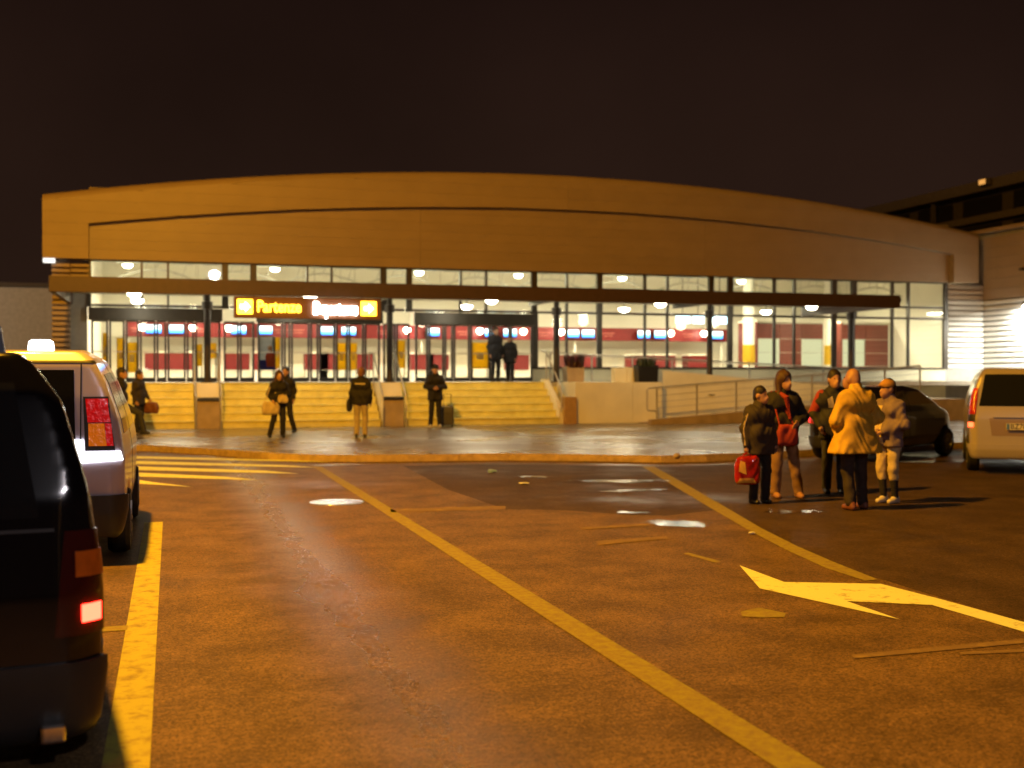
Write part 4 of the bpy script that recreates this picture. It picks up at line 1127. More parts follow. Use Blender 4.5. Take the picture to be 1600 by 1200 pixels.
# ---- gold people carrier at the right edge
GH = 37
gp = px(1512, 741, 0); 
tg = thing('gold_people_carrier', 'gold people carrier seen from behind at the right edge, number plate starting BZ', 'car', (0, 0, 0), R(90 - GH))
hd = Vector((math.sin(R(GH)), math.cos(R(GH)), 0)); lf = Vector((-hd.y, hd.x, 0))
tg.location = gp - lf * 0.86 + hd * 0.05
m_gold = mat('gold_car_paint', (0.46, 0.41, 0.34), 0.32, 0.25, var=0.0, coat=0.5)
side = [(0.04, 0.28), (-0.02, 0.42), (0.0, 0.66), (0.03, 0.95), (0.12, 1.25), (0.26, 1.66), (0.40, 1.80), (1.2, 1.84), (2.6, 1.76), (3.4, 1.2), (4.1, 1.02), (4.4, 0.75), (4.42, 0.28)]
frontp = sym([(0.76, 0.26), (0.86, 0.5), (0.875, 0.95), (0.80, 1.30), (0.68, 1.66), (0.55, 1.85)])
body3 = car_body('body', side, frontp, [(0.0, -0.74), (0.12, -0.85), (1.2, -0.88), (3.6, -0.86), (4.2, -0.70), (4.45, -0.3), (4.45, 0.3), (4.2, 0.70), (3.6, 0.86), (1.2, 0.88), (0.12, 0.85), (0.0, 0.74)], 0.028, 0.06, (0.85, 3.5))
link('body', body3, m_gold, tg)
patch('rear_window', body3, m_carglass, tg, 'x', [(-0.68, 1.16), (0.68, 1.16), (0.58, 1.70), (-0.58, 1.70)], -1)
for s in (-1, 1):
    patch('side_window', body3, m_carglass, tg, 'y', [(0.45, 1.12), (1.7, 1.12), (1.7, 1.62), (0.6, 1.62)], s)
    patch('rear_lamp', body3, m_redlens, tg, 'x', [(s * 0.735, 1.02), (s * 0.86, 1.02), (s * 0.76, 1.46), (s * 0.69, 1.46)], -1, 0.02, nmin=0.05)
    patch('indicator', body3, m_trim, tg, 'x', [(s * 0.745, 0.90), (s * 0.87, 0.90), (s * 0.86, 1.015), (s * 0.74, 1.015)], -1, 0.015, nmin=0.05)
    patch('tail_light', body3, glow('tail_lit_soft', (1.0, 0.10, 0.03), 5), tg, 'x', [(s * 0.77, 0.80), (s * 0.855, 0.80), (s * 0.855, 0.88), (s * 0.77, 0.88)], -1, 0.02, nmin=0.05)
    for wx in (0.85, 3.5): wheel(tg, wx, s * 0.75, 0.32, s)
patch('bumper', body3, m_gold, tg, 'x', [(-0.88, 0.30), (0.88, 0.30), (0.88, 0.52), (-0.88, 0.52)], -1, 0.045, nmin=0.05)
patch('underside', body3, m_trim, tg, 'x', [(-0.86, 0.2), (0.86, 0.2), (0.86, 0.30), (-0.86, 0.30)], -1, 0.02, nmin=0.02)
patch('grab_bar', body3, m_gold, tg, 'x', [(-0.46, 0.965), (0.46, 0.965), (0.46, 1.0), (-0.46, 1.0)], -1, 0.035)
patch('plate_recess', body3, mat('gold_shade_trim', (0.36, 0.26, 0.14), 0.35, 0.4, var=0), tg, 'x', [(-0.48, 0.66), (0.48, 0.66), (0.52, 0.955), (-0.52, 0.955)], -1, 0.004)
pl = MB().box(-0.035, -0.022, -0.26, 0.26, 0.765, 0.875, 0.004).build('number_plate', mat('plate_cream', (0.75, 0.72, 0.62), 0.5), tg)
MB().box(-0.039, -0.036, 0.205, 0.255, 0.77, 0.87).build('blue_band', mat('plate_blue', (0.1, 0.2, 0.6), 0.5), pl)
text_mesh('lettering', 'BZ78', 0.12, m_black, pl, 0.001, 0.001, (-0.038, 0.07, 0.82), (R(90), 0, R(-90)), width=0.24)

# ---- dark hatchback behind the group
d0, d1, d2 = px(1277, 724, 0), px(1399, 722, 0), px(1478, 712, 0)
hx = (d2 - d1).normalized()
th = thing('black_hatchback', 'dark small hatchback parked at an angle behind the group of people', 'car', (0, 0, 0), math.atan2(hx.y, hx.x))
lfv = Vector((-hx.y, hx.x, 0))
th.location = d1 + lfv * 0.80 - hx * 0.62
m_dark = mat('dark_car_paint', (0.006, 0.005, 0.005), 0.25, 0.2, var=0, coat=0.6)
side = [(0.05, 0.24), (0.0, 0.45), (0.02, 0.80), (0.10, 1.02), (0.45, 1.36), (0.75, 1.46), (1.6, 1.49), (2.1, 1.42), (2.85, 1.02), (3.4, 0.92), (3.75, 0.72), (3.8, 0.45), (3.72, 0.24)]
frontp = sym([(0.72, 0.22), (0.82, 0.45), (0.83, 0.85), (0.76, 1.10), (0.62, 1.38), (0.50, 1.50)])
body4 = car_body('body', side, frontp, [(0.0, -0.6), (0.15, -0.80), (1.0, -0.84), (3.0, -0.82), (3.6, -0.64), (3.82, -0.25), (3.82, 0.25), (3.6, 0.64), (3.0, 0.82), (1.0, 0.84), (0.15, 0.80), (0.0, 0.6)], 0.028, 0.07, (0.62, 3.05), 0.34)
link('body', body4, m_dark, th)
patch('rear_window', body4, m_carglass, th, 'x', [(-0.58, 1.03), (0.58, 1.03), (0.46, 1.36), (-0.46, 1.36)], -1, nmin=0.2)
patch('windscreen', body4, m_carglass, th, 'x', [(-0.6, 1.06), (0.6, 1.06), (0.48, 1.38), (-0.48, 1.38)], 1, nmin=0.2)
for s in (-1, 1):
    patch('side_window', body4, m_carglass, th, 'y', [(0.45, 0.98), (1.25, 0.96), (1.25, 1.36), (0.72, 1.34)], s)
    patch('front_side_window', body4, m_carglass, th, 'y', [(1.32, 0.96), (2.55, 0.98), (1.95, 1.34), (1.32, 1.36)], s)
    patch('rear_lamp', body4, m_redlens, th, 'x', [(s * 0.60, 0.72), (s * 0.82, 0.72), (s * 0.80, 0.92), (s * 0.62, 0.92)], -1, 0.015, nmin=0.1)
    patch('tail_light', body4, glow('tail_lit_small', (1.0, 0.03, 0.03), 4), th, 'x', [(s * 0.73, 0.74), (s * 0.79, 0.74), (s * 0.79, 0.88), (s * 0.73, 0.88)], -1, 0.02, nmin=0.1)
    for wx in (0.62, 3.05): wheel(th, wx, s * 0.74, 0.30, s)
    patch('door_seam', body4, m_trim, th, 'y', [(1.28, 0.35), (1.29, 0.35), (1.29, 1.38), (1.28, 1.38)], s, 0.003)
patch('bumper', body4, m_trim, th, 'x', [(-0.84, 0.26), (0.84, 0.26), (0.84, 0.48), (-0.84, 0.48)], -1, 0.03, nmin=0.05)

# ------------------------------------------------------------------ people
m_skin = mat('skin', (0.48, 0.27, 0.17), 0.5, var=0.06)
m_skin2 = mat('skin_tan', (0.40, 0.21, 0.13), 0.5, var=0.06)
def cloth(name, col, rough=0.8): return mat(name, col, rough, var=0.15, scale=12, bump=0.25, bscale=150)
m_hair = mat('dark_hair', (0.02, 0.014, 0.01), 0.45, var=0.3, scale=40, bump=0.5, bscale=90)
m_eye = mat('eye_dark', (0.02, 0.015, 0.012), 0.2, var=0)

def person(label, base, h, face, jacket, trousers, shoe, hair='short', hair_mat=None, skin=None, pose=None, res=0.02, hem=0.80, bulk=1.0, flare=0.0, head_yaw=0.0, cap=None, hood=None, leg_to=None, group='people outside the terminal', head_tilt=0.0, fat=1.0, collar=True):
    skin = skin or m_skin
    J = dict(head=(0, 0.025, 1.615), neck=(0, -0.005, 1.47), chest=(0, 0, 1.29), belly=(0, 0.01, 1.08), pelvis=(0, 0, 0.94),
             shR=(0.158, -0.01, 1.385), shL=(-0.158, -0.01, 1.385), elR=(0.225, -0.035, 1.12), elL=(-0.225, -0.035, 1.12), wrR=(0.23, 0.055, 0.89), wrL=(-0.23, 0.055, 0.89),
             hipR=(0.09, 0, 0.90), hipL=(-0.09, 0, 0.90), knR=(0.10, 0.025, 0.49), knL=(-0.10, 0.025, 0.49), anR=(0.105, -0.02, 0.085), anL=(-0.105, -0.02, 0.085))
    if pose: J.update(pose)
    J = {k: np.array(v, float) for k, v in J.items()}
    view = math.atan2(-base.y, -base.x)                       # the way that faces the camera
    rotz = view - R(90) + R(face)
    s = h / 1.745
    def sub(name, me, m, parent=None): return link(name, me, m, parent)
    yh = R(head_yaw); ch, sh = math.cos(yh), math.sin(yh)
    def H(x, y, z):
        y2, z2 = y * math.cos(head_tilt) + z * math.sin(head_tilt), -y * math.sin(head_tilt) + z * math.cos(head_tilt)
        return J['head'] + 1.07 * np.array((x * ch - y2 * sh, x * sh + y2 * ch, z2))
    # body: one continuous skin
    P = [('e', H(0, -0.005, 0.02), (0.083, 0.100, 0.115)), ('e', H(0, 0.025, -0.055), (0.062, 0.070, 0.075)), ('c', H(0, 0.088, 0.0), H(0, 0.108, -0.032), 0.010, 0.016),
         ('c', H(0, 0.075, -0.09), H(0, 0.07, -0.095), 0.025, 0.025), ('e', H(0.08, -0.005, -0.005), (0.014, 0.026, 0.034)), ('e', H(-0.08, -0.005, -0.005), (0.014, 0.026, 0.034)),
         ('c', H(0.02, 0.086, -0.062), H(-0.02, 0.086, -0.062), 0.011, 0.011),
         ('c', J['neck'] + (0, 0, 0.11), J['neck'] + (0, 0, -0.05), 0.052, 0.062),
         ('c', J['chest'] + (-0.09, 0, 0), J['chest'] + (0.09, 0, 0), 0.105, 0.105), ('c', J['belly'] + (-0.06, 0, 0), J['belly'] + (0.06, 0, 0), 0.10, 0.10),
         ('c', J['pelvis'] + (-0.07, 0, 0), J['pelvis'] + (0.07, 0, 0), 0.105, 0.105), ('c', J['shL'], J['shR'], 0.06, 0.06)]
    for q in 'RL':
        P += [('c', J['sh' + q], J['el' + q], 0.046, 0.036), ('c', J['el' + q], J['wr' + q], 0.037, 0.026),
              ('c', J['hip' + q], J['kn' + q], 0.075, 0.048), ('c', J['kn' + q], J['an' + q], 0.05, 0.034), ('c', J['an' + q] + (0, 0, -0.03), J['an' + q] + (0, 0.10, -0.05), 0.03, 0.025)]
    hands = MB()
    for q, sg in (('R', 1), ('L', -1)):
        d = J['wr' + q] - J['el' + q]; d /= np.linalg.norm(d)
        palm = J['wr' + q] + d * 0.055
        P.append(('c', J['wr' + q], palm, 0.026, 0.032))
        side_ = np.cross(d, np.array((sg, 0, 0.0))); side_ /= max(1e-6, np.linalg.norm(side_))
        inw = np.array((-sg, 0, 0.0))
        for f_ in range(4):
            o0 = palm + side_ * (-0.030 + 0.020 * f_) + d * 0.01
            ln = (0.072, 0.082, 0.078, 0.06)[f_]
            p1 = o0 + d * ln * 0.55; p2 = p1 + (d * 0.75 + inw * 0.6) * ln * 0.5
            hands.tube([o0, p1, p2], [0.011, 0.010, 0.008], 6)
        t0 = J['wr' + q] + d * 0.03 + side_ * 0.025
        t1 = t0 + (d * 0.6 + side_ * 0.8) * 0.04; hands.tube([t0, t1, t1 + (d * 0.9 + inw * 0.3) * 0.03], [0.013, 0.011, 0.009], 6)
    me = solid('person', P, res * 0.8, 0.035, sub=[('e', H(0.032, 0.098, 0.012), (0.016, 0.012, 0.011)), ('e', H(-0.032, 0.098, 0.012), (0.016, 0.012, 0.011))])
    bm = bmesh.new(); bm.from_mesh(me)
    hm = bpy.data.meshes.new('hands'); hands.bm.to_mesh(hm); hands.bm.free(); bm.from_mesh(hm); bpy.data.meshes.remove(hm)
    for f in bm.faces: f.smooth = True
    bm.to_mesh(me); bm.free()
    o = link('person', me, skin)
    o.location = base; o.rotation_euler = (0, 0, rotz); o.scale = (s, s, s)
    tag(o, label, 'person', group)
    if res < 0.018:
        for sg in (-1, 1):
            e = MB().lathe([(0, -0.009), (0.009, 0), (0, 0.009)], 8); bmesh.ops.translate(e.bm, verts=e.bm.verts, vec=Vector(H(sg * 0.032, 0.087, 0.012)))
            e.build('eye', m_eye, o)
    sd = hash(label) % 97 if False else sum(map(ord, label)) % 97
    # jacket
    b = bulk
    Q = [('c', J['chest'] + (-0.095, 0, 0.02), J['chest'] + (0.095, 0, 0.02), 0.128 * b, 0.128 * b), ('c', J['belly'] + (-0.07, 0, 0), J['belly'] + (0.07, 0, 0), 0.13 * b * fat, 0.13 * b * fat),
         ('c', J['shL'], J['neck'] + (0, -0.01, -0.045), 0.064 * b, 0.075), ('c', J['shR'], J['neck'] + (0, -0.01, -0.045), 0.064 * b, 0.075)]
    low = J['pelvis'] * 1.0; low[2] = max(hem - 0.02, 0.3)
    Q.append(('c', J['belly'] + (-0.06, 0, -0.05), low + (-0.085 - flare, 0, 0), 0.125 * b * fat, 0.125 * b * fat + flare * 0.5)); Q.append(('c', J['belly'] + (0.06, 0, -0.05), low + (0.085 + flare, 0, 0), 0.125 * b * fat, 0.125 * b * fat + flare * 0.5))
    if flare: Q.append(('c', J['belly'] + (0, 0, -0.05), low + (0, -flare, 0), 0.12, 0.14))
    for q in 'RL':
        e = J['wr' + q] + (J['el' + q] - J['wr' + q]) * 0.03
        Q += [('c', J['sh' + q], J['el' + q], 0.066 * b, 0.056 * b), ('c', J['el' + q], e, 0.058 * b, 0.044 * b)]
    if collar: Q.append(('c', J['neck'] + (0, 0.005, 0.0), J['neck'] + (0, 0.005, 0.045), 0.085, 0.075))
    jm = solid('jacket', Q, res, 0.05, zmin=hem, wrinkle=0.0085, seed=sd)
    jo = link('jacket', jm, jacket, o)
    # trousers
    zt = leg_to or 0.05
    Tt = [('c', J['pelvis'] + (-0.07, 0, 0.05), J['pelvis'] + (0.07, 0, 0.05), 0.118 * fat, 0.118 * fat)]
    for q in 'RL':
        a = J['an' + q] + (J['kn' + q] - J['an' + q]) * (0.02 if not leg_to else (leg_to - 0.085) / max(0.1, J['kn' + q][2] - 0.085))
        Tt += [('c', J['hip' + q], J['kn' + q], 0.096, 0.073), ('c', J['kn' + q], a, 0.073, 0.066)]
    link('trousers', solid('trousers', Tt, res, 0.03, zmin=(leg_to or 0.035) if not pose or 'anR' not in pose else 0.02, wrinkle=0.005, seed=sd + 3), trousers, o)
    for q in 'RL':
        a = J['an' + q]; d = a - J['kn' + q]
        link('shoe', solid('shoe', [('c', a + (0, -0.045, -0.045), a + (0, 0.12, -0.052), 0.042, 0.038), ('c', a + (0, -0.02, 0.0), a + (0, 0.03, -0.02), 0.045, 0.042)], res * 0.8, 0.03, zmin=min(0.004, a[2] - 0.081)), shoe, o)
    hmats = hair_mat or m_hair
    face_cut = [('e', H(0, 0.115, -0.045), (0.085, 0.10, 0.125))]
    if cap is not None:
        link('cap', solid('cap', [('e', H(0, -0.005, 0.045), (0.101, 0.119, 0.10)), ('c', H(-0.03, 0.09, 0.055), H(0.03, 0.09, 0.055), 0.018, 0.018), ('c', H(0, 0.10, 0.05), H(0, 0.135, 0.045), 0.03, 0.016)], res * 0.7, 0.02, sub=[('e', H(0, 0.02, -0.06), (0.2, 0.2, 0.095))]), cap, o)
    if hair == 'short':
        link('hair', solid('hair', [('e', H(0, -0.018, 0.038), (0.095, 0.111, 0.113)), ('e', H(0, -0.05, -0.02), (0.075, 0.07, 0.09))], res * 0.7, 0.02, sub=face_cut, wrinkle=0.003, seed=sd), hmats, o)
    elif hair == 'long':
        link('hair', solid('hair', [('e', H(0, -0.018, 0.035), (0.107, 0.123, 0.123)), ('c', H(0.07, -0.03, 0.02), H(0.085, -0.01, -0.17), 0.045, 0.035), ('c', H(-0.07, -0.03, 0.02), H(-0.085, -0.01, -0.17), 0.045, 0.035), ('c', H(0, -0.07, 0.0), H(0, -0.07, -0.2), 0.07, 0.06)], res * 0.7, 0.03, sub=face_cut, wrinkle=0.005, seed=sd), hmats, o)
    o['_rot'] = rotz
    return o, J, s, rotz

def at(o, p, rotz, s):
    return Vector(o.location) + Matrix.Rotation(rotz, 3, 'Z') @ (Vector(p) * s)

def bag(label, top, w, d, h, m, rotz, strap=0.12, soft=0.04, name='bag', cat='bag', res=0.02, strap_to=None, strap_mat=None):
    """soft bag hung with its handle at the point top"""
    o = thing(name, label, cat, (top.x, top.y, top.z), rotz)
    q = []
    for z in np.linspace(-strap - soft, -strap - h + soft, 4):
        f = 1.0 if z < -strap - h * 0.3 else 0.9
        q.append(('c', (-w / 2 * f + soft, 0, z), (w / 2 * f - soft, 0, z), max(soft, d / 2 * (0.75 if z > -strap - 0.1 else 1)), max(soft, d / 2)))
    link('pouch', solid('pouch', q, res, 0.06, wrinkle=0.006, seed=w * 50), m, o)
    hd_ = MB()
    if strap_to is not None:
        loc = Matrix.Rotation(-rotz, 3, 'Z') @ (Vector(strap_to) - Vector(top))
        hd_.tube([(-w * 0.4, 0, -strap - 0.02), loc + Vector((-0.02, 0, 0)), loc + Vector((0.02, 0, 0)), (w * 0.4, 0, -strap - 0.02)], 0.012, 6)
    else:
        hd_.tube([(-w * 0.25, 0, -strap - 0.02), (-w * 0.18, 0, -0.03), (0, 0, 0), (w * 0.18, 0, -0.03), (w * 0.25, 0, -strap - 0.02)], 0.011, 6)
    hd_.build('strap', strap_mat or m, o)
    return o

blk = cloth('black_cloth', (0.014, 0.012, 0.013)); navy = cloth('navy_cloth', (0.018, 0.018, 0.024)); drk = cloth('dark_brown_cloth', (0.035, 0.026, 0.024))
khaki = cloth('khaki_cloth', (0.26, 0.15, 0.07)); beige = cloth('beige_cloth', (0.42, 0.34, 0.20)); yel = cloth('yellow_raincoat', (0.60, 0.38, 0.04), 0.6)
jean = cloth('dark_jeans', (0.03, 0.03, 0.035)); mauve = cloth('mauve_jacket', (0.20, 0.15, 0.17)); creamc = cloth('cream_cloth', (0.6, 0.48, 0.26)); redc = cloth('red_cloth', (0.30, 0.03, 0.025))
sh_b = mat('black_shoe', (0.015, 0.014, 0.013), 0.35); sh_t = mat('tan_shoe', (0.36, 0.18, 0.08), 0.5); sh_w = mat('pale_shoe', (0.6, 0.55, 0.45), 0.5); sh_r = mat('russet_shoe', (0.20, 0.07, 0.04), 0.5)
NR = 0.0145
# -- the group on the road
o, J, s, rz = person('boy in a dark striped tracksuit top with a red glossy bag', px(1187, 787), 1.54, 35, drk, blk, sh_b, 'short', res=NR, hem=0.74, bulk=1.16, head_yaw=25,
    pose=dict(elR=(0.245, -0.03, 1.11), wrR=(0.25, 0.02, 0.86)))
for k, off in enumerate((-0.02, 0.02)):
    st_ = MB(); pts = []
    for a, b in (('shR', 'elR'), ('elR', 'wrR')):
        for t in np.linspace(0.12 if a == 'shR' else 0.1, 0.95, 6):
            p = J[a] * (1 - t) + J[b] * t
            rad = (0.072 + (0.058 - 0.072) * t if a == 'shR' else 0.058 + (0.044 - 0.058) * t) * 1.16
            pts.append(p + np.array((0.80, 0.55 + off * 8, 0.1)) / 1.0 * rad * 0.98)
    st_.tube(pts, 0.010, 5).build('sleeve_stripe', mat('sleeve_stripe', (0.45, 0.36, 0.28), 0.7), o)
hand = at(o, J['wrR'] + np.array((0, 0.02, -0.09)), rz, s)
b_ = bag('glossy red plastic shopping bag with yellow print held by the boy', hand, 0.28, 0.13, 0.33, mat('red_glossy_plastic', (0.32, 0.012, 0.01), 0.12, 0, var=0.2, scale=9, bump=0.6, bscale=14, coat=1.0), R(-10), 0.06, 0.035, 'shopping_bag', 'bag', NR)
pm = [c for c in b_.children if c.name.startswith('pouch')][0].data
patch('print', pm, mat('yellow_print', (0.75, 0.45, 0.08), 0.2, coat=1.0), b_, 'y', [(-0.13, -0.24), (-0.03, -0.28), (-0.05, -0.12), (-0.11, -0.10)], -1, 0.003)
patch('print', pm, MATS['yellow_print'], b_, 'y', [(-0.15, -0.39), (0.10, -0.39), (0.06, -0.33), (-0.12, -0.33)], -1, 0.003)

o, J, s, rz = person('long-haired woman in dark coat and khaki trousers with red shoulder bag', px(1224, 778), 1.74, 22, blk, khaki, sh_t, 'long', hair_mat=mat('brown_hair', (0.06, 0.025, 0.012), 0.45, var=0.3, scale=40, bump=0.5, bscale=90), res=NR, hem=0.74, bulk=1.08, head_yaw=25,
    pose=dict(elL=(-0.30, 0.0, 1.13), wrL=(-0.12, 0.20, 1.04), knL=(-0.13, 0.06, 0.49), anL=(-0.20, 0.05, 0.085), anR=(0.11, -0.02, 0.085)))
MB().tube([J['shR'] + np.array((-0.05, 0.02, 0.09)), J['chest'] + np.array((0.02, 0.15, 0.10)), J['belly'] + np.array((-0.03, 0.15, 0.02))], [0.028, 0.04, 0.025], 8).build('scarf', redc, o)
bag('red cloth shoulder bag on the woman in the dark coat', at(o, (0.02, 0.19, 1.12), rz, s), 0.27, 0.10, 0.28, redc, rz, 0.1, 0.04, 'shoulder_bag', 'bag', NR, strap_to=at(o, J['shR'] + np.array((0.0, 0.0, 0.09)), rz, s))

o, J, s, rz = person('short-haired person in dark jacket with red sleeves facing the man in yellow', px(1303, 771), 1.76, 12, navy, jean, sh_b, 'short', res=NR, hem=0.78, bulk=1.1, head_yaw=10, pose=dict(elR=(0.29, -0.02, 1.14), wrR=(0.22, 0.12, 0.95)))
link('sleeve', solid('sleeve', [('c', J['shR'] + np.array((0.01, 0, 0.005)), J['elR'], 0.084, 0.068)], NR, 0.03), redc, o)
patch('chest_print', [c for c in o.children if c.name.startswith('jacket')][0].data, mat('pale_print', (0.42, 0.36, 0.28), 0.7), o, 'y', [(0.02, 1.22), (0.10, 1.22), (0.12, 1.34), (0.05, 1.38)], 1, 0.004)

o, J, s, rz = person('bald man in a loose yellow raincoat seen from behind', px(1336, 796), 1.78, -142, yel, drk, sh_r, None, skin=m_skin2, res=NR, hem=0.70, bulk=1.18, flare=0.085, head_yaw=22, head_tilt=-0.15, fat=1.04,
    pose=dict(elR=(0.30, -0.06, 1.13), wrR=(0.17, 0.10, 1.0), elL=(-0.28, 0.02, 1.10), wrL=(-0.16, 0.16, 0.97), head=(0, 0.06, 1.605), anR=(0.13, 0.02, 0.085), anL=(-0.11, -0.06, 0.085)))
o, J, s, rz = person('person in a flat cap, mauve jacket and cropped cream trousers', px(1388, 786), 1.63, -38, mauve, creamc, sh_w, 'short', res=NR, hem=0.80, bulk=1.12, cap=cloth('ochre_cap', (0.42, 0.22, 0.05)), leg_to=0.36, head_yaw=-15,
    pose=dict(elL=(-0.28, 0.0, 1.12), wrL=(-0.05, 0.19, 1.02), elR=(0.28, -0.02, 1.13), wrR=(0.1, 0.18, 1.0), anR=(0.08, 0.0, 0.085), anL=(-0.09, -0.03, 0.085)))
for q in 'RL':
    link('sock', solid('sock', [('c', J['an' + q] + np.array((0, 0, 0.0)), J['an' + q] * 0.35 + J['kn' + q] * 0.65, 0.045, 0.060)], NR, 0.02), blk, o)
patch('vest', [c for c in o.children if c.name.startswith('jacket')][0].data, creamc, o, 'y', [(-0.01, 0.85), (0.13, 0.85), (0.12, 1.38), (0.0, 1.38)], 1, 0.006, nmin=0.05)

# -- on the pavement
FRs = 0.02
def pp(u, v): return px(u, v, PZ)
o, J, s, rz = person('man in dark clothes striding past the taxis with one knee raised', pp(189, 691), 1.72, 82, blk, jean, sh_b, 'short', res=FRs, hem=0.82, bulk=1.1,
    pose=dict(knL=(-0.10, 0.42, 0.66), anL=(-0.10, 0.50, 0.26), knR=(0.10, 0.0, 0.49), anR=(0.10, -0.12, 0.085), elL=(-0.25, -0.10, 1.13), wrL=(-0.25, -0.02, 0.92)))
o, J, s, rz = person('woman in a dark jacket carrying a brown bag near the stairs', pp(217, 676), 1.68, 60, drk, blk, sh_b, 'short', res=FRs, hem=0.78, bulk=1.08, pose=dict(elL=(-0.26, 0.04, 1.13), wrL=(-0.25, 0.16, 0.95)))
bag('brown leather bag held by the woman near the stairs', at(o, J['wrL'] + np.array((0, 0.05, -0.06)), rz, s), 0.42, 0.14, 0.26, cloth('brown_leather', (0.20, 0.07, 0.03), 0.5), rz + R(90), 0.06, 0.04)
o, J, s, rz = person('long-haired woman in black holding a pale shoulder bag in front of the stairs', pp(436, 684), 1.66, 12, blk, blk, sh_b, 'long', hair_mat=MATS['brown_hair'], res=FRs, hem=0.82,
    pose=dict(elL=(-0.25, 0.0, 1.12), wrL=(-0.06, 0.20, 1.08), elR=(0.27, -0.02, 1.13), wrR=(0.20, 0.14, 0.98), knR=(0.14, 0.03, 0.49), anR=(0.24, -0.04, 0.085)))
bag('large cream shoulder bag carried by the long-haired woman in black', at(o, (0.24, 0.12, 1.02), rz, s), 0.38, 0.14, 0.30, creamc, rz, 0.08, 0.05, strap_to=at(o, J['shR'] + np.array((0, 0.02, 0.08)), rz, s))
bag('small pale bag held at the waist of the long-haired woman', at(o, (-0.05, 0.24, 1.14), rz, s), 0.22, 0.08, 0.20, creamc, rz, 0.02, 0.035)
o, J, s, rz = person('taller person in black walking close behind the long-haired woman', pp(447, 676), 1.78, -20, blk, blk, sh_b, 'short', res=FRs, hem=0.80, bulk=1.05, pose=dict(knL=(-0.13, 0.05, 0.49), anL=(-0.22, -0.04, 0.085)))
o, J, s, rz = person('man seen from behind in dark jacket and pale trousers before the stairs', pp(564, 684), 1.74, 172, blk, beige, sh_b, 'short', hair_mat=mat('fair_hair', (0.22, 0.10, 0.04), 0.5, var=0.2), res=FRs, hem=0.84, bulk=1.15)
patch('back_print', [c for c in o.children if c.name.startswith('jacket')][0].data, MATS['pale_print'], o, 'y', [(-0.13, 1.325), (0.13, 1.325), (0.13, 1.36), (-0.13, 1.36)], -1, 0.004)
bag('dark satchel hanging at the side of the man in pale trousers', at(o, (-0.29, -0.02, 1.02), rz, s), 0.26, 0.10, 0.30, blk, rz + R(90), 0.06, 0.04, strap_to=at(o, J['shL'] + np.array((0, 0, 0.09)), rz, s))
o, J, s, rz = person('man in black with a cap standing at the foot of the stairs, hands together', pp(680, 668), 1.86, 5, blk, blk, sh_w, 'short', res=FRs, hem=0.76, bulk=1.08, cap=blk,
    pose=dict(elL=(-0.27, 0.0, 1.13), wrL=(-0.05, 0.20, 1.10), elR=(0.27, 0.0, 1.13), wrR=(0.05, 0.20, 1.10), anR=(0.13, -0.02, 0.085), anL=(-0.13, -0.02, 0.085)))
sc_ = thing('suitcase', 'dark grey trolley suitcase standing beside the man at the foot of the stairs', 'suitcase', pp(699, 667), R(-15))
MB().box(-0.19, 0.19, -0.12, 0.12, 0.05, 0.62, 0.045).build('shell', mat('grey_suitcase', (0.09, 0.085, 0.07), 0.6), sc_)
MB().box(-0.15, 0.15, -0.135, -0.12, 0.12, 0.45, 0.01).build('front_pocket', mat('grey_suitcase_pocket', (0.07, 0.065, 0.055), 0.7), sc_)
MB().tube([(-0.11, 0.08, 0.6), (-0.11, 0.08, 0.98), (0.11, 0.08, 0.98), (0.11, 0.08, 0.6)], 0.012, 6).build('handle', m_black, sc_)
for sx in (-0.14, 0.14): MB().lathe([(0, -0.02), (0.03, -0.02), (0.03, 0.02), (0, 0.02)], 12, Matrix.Translation((sx, 0.09, 0.03)) @ Matrix.Rotation(R(90), 4, 'Y')).build('wheel', m_black, sc_)
def land(u, Y): return Vector((ux(u, Y), Y, LZ))
person('tall dark figure by the third door bank at the top of the stairs', land(774, 36.9), 1.84, 30, navy, jean, sh_b, 'short', res=FRs, hem=0.72, bulk=1.15)
person('shorter figure in black beside the tall one at the top of the stairs', land(797, 36.9), 1.56, -20, blk, blk, sh_b, 'short', res=FRs, hem=0.72, bulk=1.25)

# ------------------------------------------------------------------ litter
def scrap(label, p, r, m, seed, flat=0.35):
    rnd = random.Random(seed)
    bm = MB(); bmesh.ops.create_icosphere(bm.bm, subdivisions=2, radius=r)
    for v in bm.bm.verts:
        v.co *= rnd.uniform(0.6, 1.15); v.co.z *= flat
    zl = min(v.co.z for v in bm.bm.verts)
    for v in bm.bm.verts: v.co.z -= zl
    o = bm.build('litter', m, None, loc=p + Vector((0, 0, 0.002))); tag(o, label, 'litter')
m_paper = mat('wet_paper', (0.62, 0.62, 0.6), 0.5); m_bluep = mat('blue_paper', (0.25, 0.38, 0.7), 0.4)
scrap('crumpled blue and white wrapper on the asphalt near the kerb', px(768, 739), 0.09, m_bluep, 1)
scrap('flattened pale paper scrap on the asphalt right of the blue wrapper', px(818, 757), 0.10, m_paper, 2, 0.15)
scrap('pale lump of stone standing on the kerb before the ramp', px(1057, 718, PZ), 0.07, m_kerb, 4, 0.9)
scrap('small light scrap lying beside the bay line', px(1174, 835), 0.04, m_paper, 6)

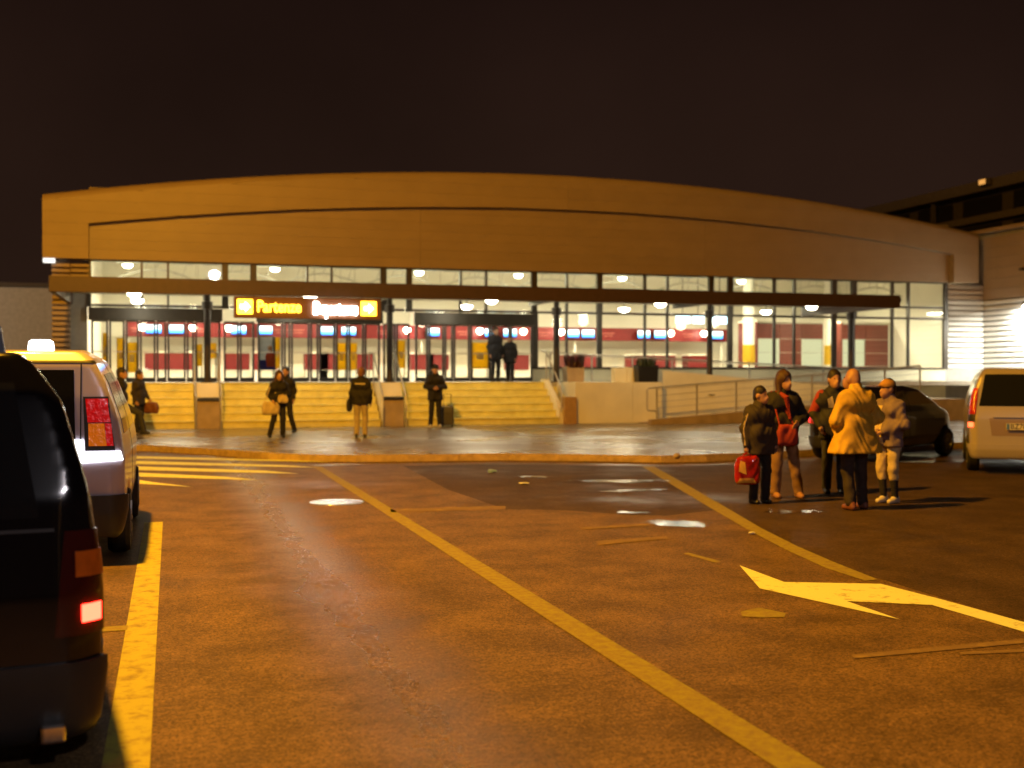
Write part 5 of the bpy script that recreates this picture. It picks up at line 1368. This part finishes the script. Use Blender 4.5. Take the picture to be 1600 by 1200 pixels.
# ------------------------------------------------------------------ puddles
def water_mat():
    """water film that thins out unevenly towards its edge"""
    m = mat('rain_water', (0.05, 0.038, 0.022), 0.17, 0, var=0, bump=0.06, bscale=7)
    N, L = m.node_tree.nodes, m.node_tree.links
    tc = N.new('ShaderNodeTexCoord'); sub = N.new('ShaderNodeVectorMath'); sub.operation = 'SUBTRACT'; sub.inputs[1].default_value = (0.5, 0.5, 0)
    L.new(tc.outputs['Generated'], sub.inputs[0])
    mu = N.new('ShaderNodeVectorMath'); mu.operation = 'MULTIPLY'; mu.inputs[1].default_value = (1, 1, 0); L.new(sub.outputs[0], mu.inputs[0])
    ln = N.new('ShaderNodeVectorMath'); ln.operation = 'LENGTH'; L.new(mu.outputs[0], ln.inputs[0])
    n = N.new('ShaderNodeTexNoise'); n.inputs['Scale'].default_value = 5; n.inputs['Detail'].default_value = 6; L.new(tc.outputs['Object'], n.inputs['Vector'])
    ad = N.new('ShaderNodeMath'); ad.operation = 'MULTIPLY_ADD'; ad.inputs[1].default_value = 0.75; L.new(n.outputs['Fac'], ad.inputs[0]); L.new(ln.outputs['Value'], ad.inputs[2])
    mr = N.new('ShaderNodeMapRange'); mr.interpolation_type = 'SMOOTHSTEP'
    mr.inputs['From Min'].default_value = 0.55; mr.inputs['From Max'].default_value = 0.80; mr.inputs['To Min'].default_value = 1; mr.inputs['To Max'].default_value = 0
    L.new(ad.outputs[0], mr.inputs['Value']); L.new(mr.outputs['Result'], N['Principled BSDF'].inputs['Alpha'])
    return m
m_water = water_mat()
def puddle(label, u, v, w, d, seed, ang=0.0):
    rnd = random.Random(seed); c = px(u, v)
    ph = [rnd.uniform(0, 6.28) for _ in range(4)]
    pts = []
    for k in range(40):
        t = 2 * math.pi * k / 40
        r = 1 + 0.28 * math.sin(2 * t + ph[0]) + 0.20 * math.sin(3 * t + ph[1]) + 0.12 * math.sin(5 * t + ph[2]) + 0.07 * math.sin(9 * t + ph[3])
        x, y = w * r * math.cos(t), d * r * math.sin(t)
        pts.append((x * math.cos(ang) - y * math.sin(ang), x * math.sin(ang) + y * math.cos(ang), 0))
    o = sheet('puddle', pts, m_water); o.location = (c.x, c.y, 0.0065)
    tag(o, label, 'puddle', 'puddles on the road')
puddle('long shiny puddle touching the bay line near the kerb', 970, 752, 0.9, 0.35, 1, -0.5)
puddle('narrow puddle just below the one near the kerb', 980, 767, 0.75, 0.16, 2, -0.2)
puddle('small bright puddle above the broad one by the bay line', 985, 801, 0.32, 0.14, 4, -0.6)
puddle('broad puddle left of the bay line', 1060, 818, 0.62, 0.26, 5, -0.5)
puddle('puddle at the feet of the boy and the woman', 1235, 800, 0.45, 0.22, 7, -0.3)
puddle('puddle in front of the dark hatchback', 1440, 722, 0.9, 0.3, 8, -0.2)
puddle('short glinting puddle just off the kerb right of the blue wrapper', 830, 745, 0.5, 0.18, 12, -0.4)
puddle('puddle at the kerb where the lane line ends', 520, 727, 0.8, 0.35, 10, 0.1)
